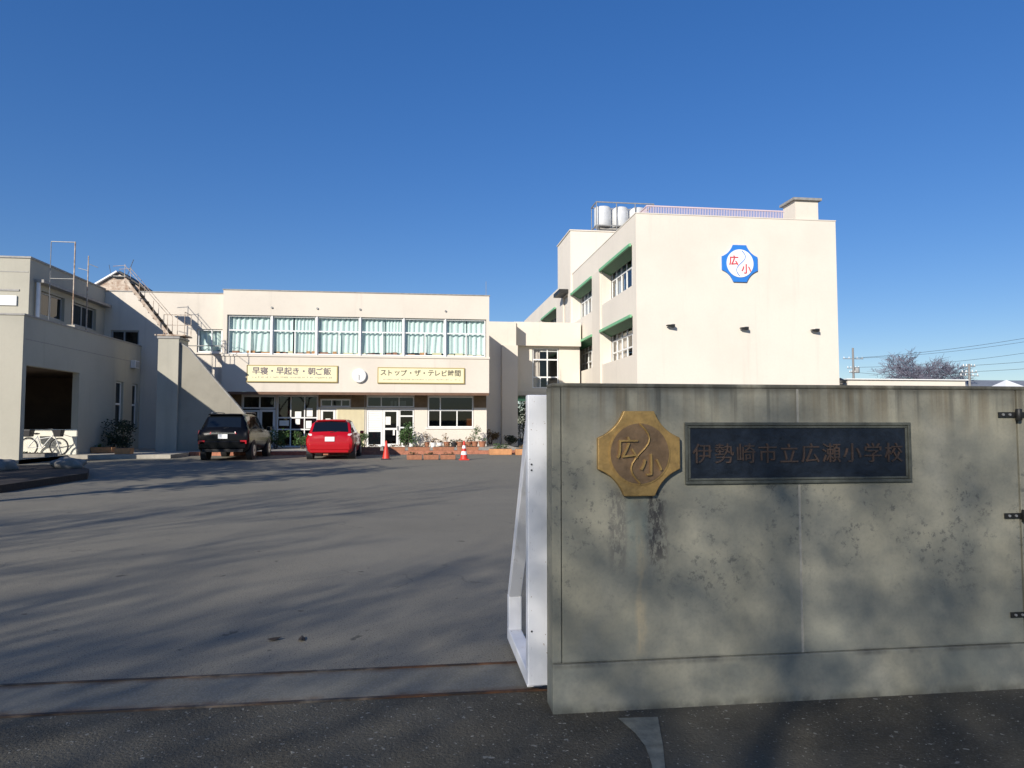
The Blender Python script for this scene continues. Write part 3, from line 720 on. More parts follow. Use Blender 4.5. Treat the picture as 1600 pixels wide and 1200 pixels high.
m = MB(); m.box(-22, LX-.02, 30.08, 30.25, .12, 1.15); m.build('low_wall', M['white_wall'], lb, bevel=.01)
m = MB(); m.lathe([(.28, 0), (.28, -.03), (.20, -.05)], (-14.7, 33.58, 2.72), 'Y', 20); m.build('round_fixture', M['clock_white'], lb, smooth=40)
for a, b, c, d in ((33.57, 34.33, 1.16, 3.27), (35.37, 36.03, 1.16, 3.24)):
    window(lb, rightf(LX), a, b, c, d, (), (2.25,), .07, .12, fmat='white_frame', gmat='dark_glass')
m = MB(); m.box(LX-1.5, LX-1.4, 33.2, 36.2, .3, 4.5); m.build('side_room', M['interior'], lb)
m = MB(); m.box(LX+.001, LX+.006, LY0+.1, 36.2, 4.28, 4.31); m.build('string_line', M['coping'], lb)
# upper storey
UX, UY0, UZ = -15.2, 29.6, 7.86
m = MB()
facade(m, front(UY0), -26, UX, LZ, UZ, [], .2)
holes = [(30.5, 32.4, 5.75, 6.75), (33.0, 35.4, 5.75, 6.75)]
facade(m, rightf(UX), UY0, 36.28, LZ, UZ, holes, .3)
m.quad((-26, UY0, UZ), (UX, UY0, UZ), (UX, 36.28, UZ), (-26, 36.28, UZ)); m.build('upper_wall', M['old_cream'], lb, fix=False)
m = MB(); m.box(-26, UX+.04, UY0-.04, UY0+.2, UZ, UZ+.07); m.box(UX-.2, UX+.04, UY0+.2, 36.27, UZ, UZ+.07)
m.box(UX+.001, UX+.35, UY0+.35, 36.2, 6.98, 7.10); m.build('upper_coping', M['coping'], lb)
m = MB(); m.box(UX-.6, UX-.5, 30, 36, 5.2, 7.5); m.build('upper_room', M['interior'], lb)
for a, b, c, d in holes: window(lb, rightf(UX), a+.01, b-.01, c+.01, d-.01, ((a+b)/2,), (), .06, .15, fmat='grey_frame', gmat='dark_glass')
m = MB(); m.box(-26, UX-.05, UY0-.012, UY0-.001, 7.30, 7.33); m.box(-26, -15.55, UY0-.03, UY0-.001, 6.55, 6.62); m.build('string_course', M['coping'], lb)
m = MB(); m.box(-17.2, -15.62, UY0-.06, UY0-.002, 5.98, 6.36); m.build('louvre_panel', M['white_emblem'], lb)
m = MB(); m.tube([(UX+.12, 30.02, LZ+.05), (UX+.12, 30.02, 6.98)], .075, 10); m.build('downpipe', M['white_paint'], lb, smooth=60)
# rooftop kit over the lower roof
t = thing('roof_mast', 'tall pale steel mast frame standing on the low roof edge', 'mast', (-13.9, 30.2, LZ), 'steel masts on the left roof')
m = MB(); m.tube([(-13.85, 30.2, LZ+.06), (-13.85, 30.2, 8.72)], .026, 7); m.build('pole', M['rusty_steel'], t)
m = MB(); m.tube([(-13.85, 30.2, 8.70), (-14.75, 30.2, 8.70)], .02, 5); m.tube([(-14.75, 30.2, 8.70), (-14.75, 30.2, LZ+.06)], .016, 5); m.tube([(-13.85, 30.2, 7.2), (-14.75, 30.2, 7.2)], .015, 5); m.build('cross_bar', M['steel'], t)
m = MB(); m.box(-14.05, -13.70, 30.05, 30.35, LZ+.0605, LZ+.22); m.build('base_block', M['paving'], t)
t = thing('roof_mast', 'shorter rusty steel mast on the low roof behind the tall pale one', 'mast', (-14.3, 32.4, LZ), 'steel masts on the left roof')
m = MB(); m.tube([(-14.3, 32.4, LZ), (-14.3, 32.4, 8.65)], [.03, .022], 7); m.build('pole', M['rusty_steel'], t)
m = MB(); m.tube([(-14.3, 32.4, 8.3), (-13.9, 32.4, 8.15)], .015, 5); m.tube([(-14.3, 32.4, 8.0), (-14.7, 32.4, 8.1)], .015, 5); m.build('arm', M['steel'], t)
t = thing('roof_hatch', 'small pale gabled roof hatch with dark slopes behind the head of the steel stair', 'hatch', (-14.8, 37.6, 7.8))
m = MB(); m.prism([(-15.9, 7.803), (-13.9, 7.803), (-13.9, 8.15), (-14.9, 8.82), (-15.9, 8.15)], 37.0, 38.4); m.build('housing', M['rusty_steel'], t)
m = MB(); m.bar((-14.85, 37.7, 8.92), (-13.45, 37.7, 7.98), 1.7, .07); m.build('roof_slope', M['dark_metal'], t)
m = MB(); m.bar((-14.95, 37.7, 8.92), (-16.3, 37.7, 8.02), 1.7, .07); m.build('roof_slope', M['white_paint'], t)
m = MB(); m.tube([(-14.6, 37.2, 8.7), (-14.3, 37.2, 9.6)], .015, 5); m.tube([(-15.3, 37.2, 8.6), (-15.45, 37.2, 9.3)], .012, 5); m.build('aerial', M['dark_metal'], t)
# wall fittings
t = thing('wall_lamp', 'small cream box lamp high on the shaded side wall of the left building', 'lamp', (LX+.12, 35.3, 4.0))
m = MB(); m.box(LX, LX+.22, 35.05, 35.55, 3.98, 4.34); m.build('box', M['white_paint'], t, bevel=.02)
m = MB(); m.box(LX+.221, LX+.235, 35.1, 35.5, 4.02, 4.30); m.build('cover', M['grey_frame'], t)
# steel roof stair
SY = 33.6
st = thing('steel_stair', 'rust stained steel stair with handrails climbing to the upper left roof', 'stair', (-12.2, SY, 5.3))
A, B = Vector((-11.28, SY, 5.42)), Vector((-13.15, SY, 7.86))
for dy in (-.32, .32):
    m = MB(); m.bar(A+Vector((0, dy, 0)), B+Vector((0, dy, 0)), .04, .14); m.build('stringer', M['rusty_steel'], st)
    m = MB(); m.tube([A+Vector((0, dy, .05)), A+Vector((0, dy, .85)), B+Vector((0, dy, .60)), B+Vector((-.5, dy, .55))], .014, 5)
    for k in (.33, .66, 1): p = A.lerp(B, k)+Vector((0, dy, 0)); m.tube([p, p+Z_*.66], .013, 5)
    m.build('handrail', M['rusty_steel'], st)
for k in range(9):
    p = A.lerp(B, (k+.5)/9); m = MB(); m.box(p.x-.12, p.x+.12, p.y-.30, p.y+.30, p.z-.03, p.z+.03); m.build('tread', M['dark_metal'], st)
m = MB(); m.box(-13.75, -13.1, SY-.35, SY+.35, 7.95, 7.98); m.build('upper_landing', M['steel'], st)
m = MB(); m.box(-11.75, -10.45, SY-.5, SY+.5, 5.30, 5.36); m.build('landing', M['rusty_steel'], st)
m = MB()
for x, y in ((-11.7, SY+.45), (-11.1, SY+.45), (-10.5, SY+.45), (-10.5, SY-.45)): m.tube([(x, y, 5.36), (x, y, 6.38)], .016, 5)
m.tube([(-11.7, SY+.45, 6.38), (-10.5, SY+.45, 6.38), (-10.5, SY-.45, 6.38)], .016, 5); m.tube([(-11.7, SY+.45, 5.9), (-10.5, SY+.45, 5.9), (-10.5, SY-.45, 5.9)], .012, 5)
m.build('landing_rail', M['rusty_steel'], st)
# stair block with sloping solid parapet
sb = thing('stair_block', 'rendered stair block whose solid parapet slopes down towards the entrance', 'stair', (-9.8, 33.6, .15))
m = MB(); m.box(-11.55, -10.68, 33.0, 34.3, .1, 5.16); m.build('shaft', M['old_cream'], sb)
m = MB(); m.box(-11.59, -10.64, 32.96, 34.34, 5.162, 5.26); m.build('cap', M['coping'], sb)
PP = [(-7.45, 1.3), (-8.0, 1.98), (-9.3, 3.5), (-10.3, 4.72), (-10.675, 4.95)]
m = MB(); m.prism([(-10.675, .1), (-7.45, .1)]+PP, 33.15, 33.35); m.build('parapet', M['dirty_render'], sb)
m = MB()
for p, q in zip(PP, PP[1:]): m.bar((p[0], 33.25, p[1]+.03), (q[0], 33.25, q[1]+.03), .26, .05)
m.build('parapet_cap', M['coping'], sb)
for k in range(13):
    x = -7.75-k*.215; bx(x-.215, x, 33.36, 34.28, .1, .30+.27*k).build('step', M['paving'], sb)

# ================================================================== THREE STOREY BLOCK ON THE RIGHT
WX, WX1, WF, WB, WZ = 10.15, 20.37, 32.0, 68.0, 11.36
rb = thing('school_building', 'cream three storey school block with green awnings and a blue emblem on its end wall', 'building', (15, 50, 0))
bays = [(32.62, 38.35), (40.3, 45.9), (51.6, 57.6), (59.4, 65.4)]
floors = [(1.2, 3.1), (4.66, 6.52), (8.02, 9.98)]
rec = [(a, b, c, d) for a, b in bays for c, d in floors]
m = MB()
facade(m, leftf(WX), WF, WB, -.05, WZ, rec, .55)
facade(m, front(WF), WX, WX1, -.05, WZ, [], 0)
m.quad((WX1, WF, -.05), (WX1, WB, -.05), (WX1, WB, WZ), (WX1, WF, WZ)); m.quad((WX, WF, WZ), (WX1, WF, WZ), (WX1, WB, WZ), (WX, WB, WZ)); m.quad((WX, WB, -.05), (WX1, WB, -.05), (WX1, WB, WZ), (WX, WB, WZ))
m.build('wall', M['cream_pale'], rb, fix=False)
m = MB(); m.box(WX-.02, WX1+.02, WF-.02, WF+.22, WZ+.002, WZ+.05); m.box(WX-.02, WX+.2, WF+.22, 45.98, WZ+.002, WZ+.05); m.build('coping', M['cream'], rb)
m = MB(); m.box(WX+2.8, WX+2.9, WF+.5, WB-.5, .1, WZ-.2)
for z in (0, 3.5, 6.95, 10.4): m.box(WX+.62, WX+2.8, WF+.5, WB-.5, z+.05, z+.12)
m.build('room', M['interior'], rb)
fR = leftf(WX+.55)
for bi, (a, b) in enumerate(bays):
    for fi, (c, d) in enumerate(floors):
        if fi == 0 and bi > 0: continue
        wd = (b-a)/6
        mull = [a+wd*k for k in range(1, 6)]
        cov = [(a+.1, a+wd*1.0), (a+wd*4.1, b-.1)] if fi == 2 else [(a+wd*3.2, b-.1)]
        window(rb, fR, a+.01, b-.01, c+.01, d-.01, mull, (c+(d-c)*.68,) if fi == 2 else (c+(d-c)*.33, c+(d-c)*.68), .07, .06, curtain='blue_curtain' if fi == 2 else 'pink_curtain', curtain_cover=cov)
        aw = MB(); z1 = d-.02; z0 = d-.30
        aw.add([(WX-.06, a+.03, z1), (WX-.06, b-.03, z1), (WX+.49, b-.03, z0), (WX+.49, a+.03, z0), (WX-.06, a+.03, z1+.05), (WX-.06, b-.03, z1+.05), (WX+.49, b-.03, z0+.05), (WX+.49, a+.03, z0+.05)],
               [(0,1,2,3),(4,7,6,5),(0,4,5,1),(1,5,6,2),(2,6,7,3),(3,7,4,0)])
        ao = aw.build('awning', M['green'], rb)
        ed = MB(); ed.box(WX-.16, WX-.062, a-.05, b+.05, z1-.04, z1+.10); ed.build('edge', M['green_edge'], ao)
for (a, b), (c, d) in ((bays[i], bays[i+1]) for i in (0, 2)):
    bx(WX-.10, WX-.002, b+.08, c-.08, .1, 10.05).build('pilaster', M['cream'], rb)
# stair tower
TY0, TY1, TZ = 46.0, 50.4, 14.35
m = MB(); facade(m, leftf(WX-.12), TY0, TY1, -.05, TZ, [(46.9, 48.6, 8.1, 10.2)], .3); facade(m, front(TY0), WX-.12, 16.4, -.05, TZ, [], 0)
m.quad((WX-.12, TY1, -.05), (16.4, TY1, -.05), (16.4, TY1, TZ), (WX-.12, TY1, TZ)); m.quad((16.4, TY0, WZ), (16.4, TY1, WZ), (16.4, TY1, TZ), (16.4, TY0, TZ)); m.quad((WX-.12, TY0, TZ), (16.4, TY0, TZ), (16.4, TY1, TZ), (WX-.12, TY1, TZ))
m.build('stair_tower', M['cream_pale'], rb, fix=False)
window(rb, leftf(WX-.12), 46.92, 48.58, 8.12, 10.18, (47.75,), (9.1,), .06, .15, gmat='dark_glass')
m = MB(); m.box(WX-.75, WX-.122, 46.7, 48.8, 10.25, 10.5); m.build('hood', M['dark_metal'], rb)
m = MB(); m.box(WX-.18, 16.45, TY0-.05, TY1+.05, TZ+.002, TZ+.08); m.build('tower_coping', M['cream'], rb)
m = MB(); m.box(18.40, 19.62, WF+.25, WF+1.4, WZ+.002, 12.42); m.build('chimney', M['cream'], rb)
m = MB(); m.box(18.26, 19.76, WF+.12, WF+1.52, 12.422, 12.54); m.build('chimney_cap', M['coping'], rb)
# roof railing
m = MB(); RYl = WF+.55
for y0, y1, x0, x1 in ((RYl, RYl, 10.9, 18.0), (RYl, 45.5, 10.9, 10.9)):
    m.bar((x0, y0, 11.93), (x1, y1, 11.93), .06); m.bar((x0, y0, 11.52), (x1, y1, 11.52), .04)
m.build('railing', M['rail_pink'], rb)
m = MB()
for i in range(86): m.box(10.9+i*.0826-.014, 10.9+i*.0826+.014, RYl-.014, RYl+.014, 11.362, 11.905)
for i in range(1, 90): m.box(10.886, 10.914, RYl+i*.145-.014, RYl+i*.145+.014, 11.362, 11.905)
o = m.build('baluster', M['rail_pink'], rb)
# water tanks on the tower
tk = thing('water_tank', 'front two pale water tanks on a frame atop the stair tower', 'tank', (13.3, 47.6, TZ))
tk['label'] = 'pale cylindrical rooftop water tanks in a steel frame above the stair tower'
for i, x in enumerate((12.62, 13.86, 15.1)):
    m = MB(); m.lathe([(.02, 15.02), (.57, 15.02), (.60, 15.08), (.60, 16.30), (.54, 16.40), (.02, 16.48)], (x, 47.3, 0), n=24); m.build('drum', M['tank'], tk, smooth=40)
m = MB()
for x in (12.0, 13.42, 14.75, 16.1):
    for y in (46.6, 48.0): m.bar((x, y, TZ+.08), (x, y, 16.60), .05)
for z in (14.98, 16.60):
    m.bar((12.0, 46.6, z), (16.1, 46.6, z), .07); m.bar((12.0, 48.0, z), (16.1, 48.0, z), .07); m.bar((12.0, 46.6, z), (12.0, 48.0, z), .07); m.bar((16.1, 46.6, z), (16.1, 48.0, z), .07)
m.build('frame', M['steel'], tk)
m = MB(); m.box(12.3, 15.8, 47.0, 47.6, 14.60, 14.92); m.build('pipe_housing', M['coping'], tk)
# end wall emblem
ge = thing('wall_emblem', 'blue and white school emblem with red characters high on the end wall', 'emblem', (15.31, WF, 8.2))
EC = (15.31, 0, 9.09)
m = MB(); m.prism(emblem_poly(.90), WF-.08, WF-.002, EC); m.build('backplate', M['blue_emblem'], ge)
m = MB(); m.prism(circle_poly(.68, 48), WF-.10, WF-.0805, EC); m.build('disc', M['white_emblem'], ge, smooth=40)
m = MB(); m.tube([(EC[0]+x+.10-.14*(0.68-z)/1.36, WF-.10, EC[2]+z) for x, z in s_curve(.62)], .018, 5); m.build('dividing_line', M['blue_emblem'], ge)
fr = front(WF-.10)
text_mb('広', .50, fr, EC[0]-.33, EC[2]+.14, 0, .02, bold=.012).build('character', M['red_ink'], ge)
text_mb('小', .50, fr, EC[0]+.30, EC[2]-.26, 0, .02, bold=.012).build('character', M['red_ink'], ge)
for x, z, lab in ((11.75, 5.99, 'dark hooded wall light nearest the green awnings on the end wall'), (15.42, 5.93, 'dark hooded wall light below the blue emblem on the end wall'), (19.05, 5.90, 'dark hooded wall light farthest from the awnings, below the chimney')):
    t = thing('wall_light', lab, 'lamp', (x, WF, z-.12), 'wall lights on the end wall')
    m = MB(); m.box(x+.10, x+.20, WF-.10, WF-.002, z-.08, z+.10); m.build('bracket', M['grey_frame'], t)
    m = MB(); m.add([(x-.20, WF-.27, z-.015), (x+.19, WF-.27, z-.075), (x+.19, WF-.102, z-.075), (x-.20, WF-.102, z-.015), (x-.19, WF-.27, z+.03), (x+.19, WF-.27, z+.065), (x+.19, WF-.102, z+.065), (x-.19, WF-.102, z+.03)],
                    [(0,3,2,1),(4,5,6,7),(0,1,5,4),(1,2,6,5),(2,3,7,6),(3,0,4,7)]); m.build('hood', M['dark_metal'], t)

# ================================================================== CONNECTING CORRIDOR
cb = thing('connecting_corridor', 'cream raised corridor joining the middle building and the three storey block', 'building', (7, 44, 0))
m = MB()
m.box(5.78, WX-.13, 43.0, 46.0, 6.18, 7.66); m.build('parapet_band', M['cream_pale'], cb)
m = MB(); facade(m, front(43.35), 5.9, WX-.13, 3.35, 6.178, [(6.98, 8.68, 3.55, 6.08)], .2); m.build('wall', M['cream_pale'], cb, fix=False)
m = MB(); m.box(5.86, WX-.13, 43.30, 46.0, 3.10, 3.348); m.build('floor_beam', M['cream'], cb)
m = MB(); m.box(7.6, WX-.13, 43.4, 43.6, -.05, 3.098); m.build('lower_wall', M['cream_pale'], cb)
window(cb, front(43.35), 7.0, 8.66, 3.56, 6.07, (7.95,), (4.25, 5.35), .07, .1, curtain='pink_curtain', curtain_cover=[(7.02, 7.5)], low_mull=(7.5,), tv=4.25)
m = MB(); m.box(5.9, WX-.2, 45.9, 45.95, 3.4, 6.1); m.build('back_wall', M['interior'], cb)
m = MB(); m.box(3.56, 5.78, 42.0, 46.0, -.05, 7.50); m.build('stair_core', M['cream'], cb)
m = MB(); m.box(4.9, 5.85, 41.78, 41.998, -.05, 6.05); m.build('pilaster', M['cream'], cb)
m = MB(); m.tube([(5.84, 42.9, 3.2), (5.84, 42.9, 7.6)], .06, 7); m.build('downpipe', M['ribbed'], cb)
m = MB(); m.add([(5.9, 42.0, 2.75), (9.5, 42.0, 2.75), (9.5, 43.3, 3.0), (5.9, 43.3, 3.0), (5.9, 42.0, 2.80), (9.5, 42.0, 2.80), (9.5, 43.3, 3.05), (5.9, 43.3, 3.05)],
      [(0,3,2,1),(4,5,6,7),(0,1,5,4),(1,2,6,5),(2,3,7,6),(3,0,4,7)])
ao = m.build('awning', M['green'], cb); e_ = MB(); e_.box(5.88, 9.52, 41.9, 41.998, 2.70, 2.84); e_.build('edge', M['green_edge'], ao)

# ================================================================== CARS
def car(name, label, loc, rz, paint, L, W, H, st, glass_rear, glass_side, glass_front, wheels, wr, kind):
    t = thing(name, label, 'car', loc, 'cars parked facing the entrance', rz)
    rings = []
    for y, zb, zbelt, zt, ws, wm, wbt, wrf in st:
        h = [(0, zb), (ws-.10, zb), (ws, zb+.10), (wm, zb+(zbelt-zb)*.5), (wm*.995, zb+(zbelt-zb)*.75), (wbt, zbelt), (wrf, zt-.07), (wrf-.10, zt-.01), (0, zt+.015)]
        rings.append([(x, y, z) for x, z in h])
    body, gl = MB(), {'right': MB(), 'left': MB(), 'rear': MB(), 'front': MB()}
    nst = len(rings); K = len(rings[0])
    pt = lambda i, k, s: Vector((rings[i][k][0]*s, rings[i][k][1], rings[i][k][2]))
    for s in (1, -1):
        for i in range(nst-1):
            for k in range(K-1):
                q = [pt(i, k, s), pt(i, k+1, s), pt(i+1, k+1, s), pt(i+1, k, s)]
                body.quad(*(q if s > 0 else q[::-1]))
                tgt = None
                if k == 5 and i in glass_side: tgt = 'side'
                if k == 7 and i in glass_rear: tgt = 'rear'
                if k == 7 and i in glass_front: tgt = 'front'
                if tgt:
                    c = sum(q, Vector())/4; nrm = (q[1]-q[0]).cross(q[3]-q[0]).normalized()
                    if nrm.dot(Vector((c.x, 0, 1.0 if tgt != 'side' else 0))) < 0: nrm = -nrm
                    sh = .90 if tgt == 'side' else .97
                    qq = [c+(p-c)*(1 if tgt != 'side' else 1) for p in q]
                    if tgt == 'side':
                        lo0, hi0, hi1, lo1 = q; qq = [lo0.lerp(hi0, .06), lo0.lerp(hi0, .95), lo1.lerp(hi1, .95), lo1.lerp(hi1, .06)]
                        ym = (qq[0]+qq[3])/2; qq[0] = qq[0].lerp(qq[3], .04); qq[3] = qq[3].lerp(qq[0], .04); qq[1] = qq[1].lerp(qq[2], .04); qq[2] = qq[2].lerp(qq[1], .04)
                    gl[tgt if tgt != 'side' else ('right' if s > 0 else 'left')].quad(*[p+nrm*.006 for p in qq])
    for i, rev in ((0, True), (nst-1, False)):
        ring_ = [pt(i, k, 1) for k in range(K)]+[pt(i, k, -1) for k in reversed(range(1, K-1))]
        b0 = len(body.v); body.v += [tuple(p) for p in ring_]; f = tuple(range(b0, b0+len(ring_))); body.f.append(f[::-1] if rev else f)
    me = body.build('body', M[paint], t, local=True)
    bm = bmesh.new(); bm.from_mesh(me.data); bmesh.ops.remove_doubles(bm, verts=bm.verts, dist=.0005); bmesh.ops.recalc_face_normals(bm, faces=bm.faces); bm.to_mesh(me.data); bm.free()
    me.data.polygons.foreach_set('use_smooth', [True]*len(me.data.polygons)); me.data.set_sharp_from_angle(angle=R(38))
    for k_, nm in (('right', 'side_window'), ('left', 'side_window'), ('rear', 'rear_window'), ('front', 'windscreen')):
        if gl[k_].v: gl[k_].build(nm, M['car_glass'], t, local=True, fix=False)
    for y in wheels:
        for s in (1, -1):
            x = s*(W/2-.10)
            a = MB(); a.lathe([(wr+.06, -.105), (wr+.06, .107)], (x, y, wr), 'X', 28); a.build('wheel_arch', M['black_plastic'], t, local=True)
            wm_ = MB(); wm_.lathe([(wr*.62, -.10), (wr*.96, -.10), (wr, -.07), (wr, .09), (wr*.96, .115), (wr*.62, .113)], (x, y, wr), 'X', 28); wo = wm_.build('wheel', M['rubber'], t, local=True, smooth=30)
            r_ = MB(); r_.lathe([(.001, s*.10), (wr*.20, s*.118), (wr*.60, s*.119), (wr*.62, s*.112)], (x, y, wr), 'X', 20); r_.build('rim', M['rim'], wo, local=True, smooth=30)
    return t

# red hatchback (local y forward, rear at -L/2)
RS = [(-1.95,.36,.74,.78,.66,.70,.62,.60),(-1.93,.30,.90,.93,.74,.79,.70,.66),(-1.84,.26,.97,1.00,.78,.835,.77,.73),(-1.80,.25,.975,1.06,.79,.84,.775,.735),(-1.52,.22,.985,1.44,.80,.845,.79,.67),
      (-1.42,.21,.985,1.50,.80,.845,.79,.60),(-.95,.20,.985,1.53,.80,.845,.80,.60),(0,.19,.975,1.54,.80,.845,.80,.60),(.35,.19,.97,1.50,.80,.845,.80,.59),(1.20,.20,.955,1.03,.80,.845,.79,.66),(1.60,.21,.86,.92,.78,.83,.74,.64),(1.85,.24,.74,.80,.72,.76,.68,.60),(1.95,.32,.62,.66,.60,.64,.56,.50)]
rc = car('parked_car', 'red hatchback parked nose towards the entrance doors', (-3.38, 29.55, 0), R(0), 'red_car', 3.9, 1.69, 1.53, RS, (3,), (4,5,6,7,8), (8,), (-1.28, 1.22), .29, 'hatch')
def part(name, mb_, m_, p, **k): return mb_.build(name, M[m_], p, local=True, **k)
for s in (1, -1):
    m = MB(); m.add([(s*.60,-1.905,.68),(s*.775,-1.83,.70),(s*.765,-1.80,1.0),(s*.63,-1.86,.985),(s*.60,-1.955,.69),(s*.80,-1.86,.71),(s*.775,-1.825,1.0),(s*.63,-1.885,.985)],
                    [(0,1,2,3),(4,7,6,5),(0,4,5,1),(1,5,6,2),(2,6,7,3),(3,7,4,0)]); part('tail_lamp', m, 'lamp_clear', rc, bevel=.015)
    m = MB(); m.box(s*.85, s*1.0, .70, .82, .95, 1.08); part('side_mirror', m, 'red_car', rc, bevel=.03)
    m = MB(); m.box(s*.50, s*.70, -1.965, -1.93, .40, .46); part('reflector', m, 'lamp_red', rc)
m = MB(); m.box(-.165, .165, -1.972, -1.955, .70, .87); part('number_plate', m, 'plate', rc)
m = MB(); m.box(-.52, .52, -1.56, -1.38, 1.475, 1.52); part('roof_spoiler', m, 'red_car', rc, bevel=.02)
m = MB(); m.box(-.72, .72, -1.975, -1.88, .36, .62); part('bumper', m, 'red_car', rc, bevel=.04)
m = MB(); m.box(-.66, .66, -1.962, -1.90, .27, .358); part('bumper_lip', m, 'red_car', rc, bevel=.02)
m = MB(); m.box(-.24, .24, -1.95, -1.90, .90, .935); part('hatch_handle', m, 'red_car', rc, bevel=.01)
m = MB(); m.bar((0, -1.84, 1.03), (.34, -1.78, 1.09), .018); part('rear_wiper', m, 'black_plastic', rc)
rc.scale = (1.07, 1, 1)
# dark sport utility vehicle
SS = [(-2.26,.46,.86,.90,.76,.80,.76,.74),(-2.24,.38,1.06,1.10,.84,.88,.82,.76),(-2.18,.34,1.14,1.18,.87,.915,.86,.72),(-2.14,.33,1.15,1.24,.87,.92,.865,.71),(-1.92,.31,1.155,1.66,.87,.925,.87,.66),
      (-1.80,.30,1.155,1.72,.87,.925,.87,.66),(-1.1,.29,1.15,1.75,.87,.925,.87,.66),(-.2,.28,1.14,1.755,.87,.925,.87,.66),(.30,.28,1.13,1.71,.87,.925,.87,.65),(1.18,.29,1.11,1.18,.87,.92,.86,.74),(1.75,.30,1.02,1.08,.86,.91,.83,.74),(2.10,.34,.88,.94,.80,.85,.78,.70),(2.26,.42,.70,.76,.68,.72,.66,.60)]
bc = car('parked_car', 'black sport utility vehicle parked beside the red hatchback', (-7.20, 29.55, 0), R(0), 'black_car', 4.52, 1.85, 1.76, SS, (3,), (4,5,6,7,8), (8,), (-1.40, 1.34), .35, 'suv')
for s in (1, -1):
    m = MB(); m.add([(s*.42,-2.225,.99),(s*.885,-2.12,1.0),(s*.875,-2.08,1.13),(s*.42,-2.20,1.10),(s*.42,-2.265,.99),(s*.915,-2.16,1.0),(s*.895,-2.12,1.14),(s*.42,-2.24,1.10)],
                    [(0,1,2,3),(4,7,6,5),(0,4,5,1),(1,5,6,2),(2,6,7,3),(3,7,4,0)]); part('tail_lamp', m, 'lamp_red', bc, bevel=.012)
    m = MB(); m.box(s*.62, s*.86, -2.30, -2.24, .62, .76); part('reflector', m, 'lamp_red', bc, bevel=.02)
    m = MB(); m.box(s*.93, s*1.10, .75, .90, 1.08, 1.25); part('side_mirror', m, 'black_car', bc, bevel=.03)
    m = MB(); m.tube([(s*.60, -1.6, 1.75), (s*.60, -1.5, 1.80), (s*.60, .1, 1.80), (s*.60, .2, 1.76)], .02, 6); part('roof_rail', m, 'steel', bc)
m = MB(); m.box(-.165, .165, -2.285, -2.262, .82, .985); part('number_plate', m, 'plate', bc)
m = MB(); m.box(-.42, .42, -2.268, -2.235, 1.005, 1.035); part('chrome_strip', m, 'chrome', bc)
m = MB(); m.box(-.84, .84, -2.30, -2.16, .44, .74); part('bumper', m, 'black_car', bc, bevel=.04)
m = MB(); m.box(-.72, .72, -2.26, -2.16, .33, .437); part('bumper_lip', m, 'rubber', bc)
m = MB(); m.box(-.60, .60, -2.02, -1.78, 1.69, 1.745); part('roof_spoiler', m, 'black_car', bc, bevel=.02)
m = MB(); m.bar((0, -2.17, 1.20), (.40, -2.10, 1.26), .02); part('rear_wiper', m, 'black_plastic', bc)

# ================================================================== CONES, PLANTERS, POTS, BUSHES
def cone(loc, label, bands):
    t = thing('traffic_cone', label, 'cone', loc, 'traffic cones before the entrance')
    x, y, z = loc
    m = MB(); m.box(x-.19, x+.19, y-.19, y+.19, z, z+.04); m.build('base', M['cone_red'] if bands else M['black_plastic'], t, bevel=.01)
    m = MB(); m.lathe([(.145, .041), (.135, .08), (.03, .70), (.022, .72)], (x, y, z), n=20); m.build('cone_body', M['cone_red'], t, smooth=40)
    if bands:
        for a, b in bands:
            r = lambda h: .135-(h-.08)*.105/.62+.003
            m = MB(); m.lathe([(r(a), a), (r(b), b)], (x, y, z), n=20); m.build('band', M['cone_white'], t, smooth=40)
    return t
cone((-1.25, 27.55, 0), 'plain red traffic cone beside the red car', None)
cone((1.69, 26.75, 0), 'red traffic cone with white bands near the brick troughs', [(.20, .33), (.44, .55)])

rl = random.Random(21)
def trough(x, y, z, wx, wy, h, mt, label, leaf, cat='planter', name='planter', group='planters along the terrace', n=160, lh=.16):
    t = thing(name, label, cat, (x, y, z), group)
    m = MB(); m.tbox(x-wx/2, x+wx/2, y-wy/2, y+wy/2, z, z+h, .02); m.build('trough', M[mt], t, bevel=.015)
    m = MB(); m.box(x-wx/2+.04, x+wx/2-.04, y-wy/2+.04, y+wy/2-.04, z+h-.03, z+h+.012); m.build('soil', M['soil'], t)
    if leaf: leaf_blob(rl, (x, y, z+h+lh*.7), (wx*.45, wy*.45, lh), n, .09).build('plant', M[leaf], t, fix=False)
    return t
for i, (x, lab) in enumerate(((-.17, 'low terracotta trough of dry plants, end of the row nearest the plain red cone'), (.46, 'low terracotta trough of dry plants, middle one of the row between the cones'), (1.10, 'low terracotta trough of dry plants, end of the row beside the banded cone'))):
    trough(x, 27.3, 0, .60, .40, .18, 'terracotta', lab, 'leaf_dry', group='terracotta troughs between the two cones', n=60, lh=.06)
for i, x in enumerate((-2.2, -1.1, 0.0, 1.1, 2.2)):
    lab = ['brick red trough on the terrace edge just behind the red car', 'brick red trough on the terrace edge behind the plain red cone', 'brick red trough in the middle of the row along the terrace edge', 'brick red trough below the orange cloth window, along the terrace edge', 'brick red trough at the window end of the terrace edge row'][i]
    trough(x, 32.1, .15, .98, .36, .16, 'terracotta', lab, 'leaf_dry', group='brick red troughs along the terrace edge', n=70, lh=.08)
trough(3.55, 30.9, 0, 1.0, .45, .26, 'orange_planter', 'yellow orange trough with plants right of the brick red row, nearer the middle building', 'leaf', n=140)
trough(4.65, 30.6, 0, .95, .45, .26, 'orange_planter', 'yellow orange trough with plants farthest right, partly behind the white gate', 'leaf_dry', n=140)
trough(-13.05, 31.4, .15, .85, .4, .24, 'orange_planter', 'orange planter with small green plants under the shaded side wall', 'leaf', n=80, lh=.08)
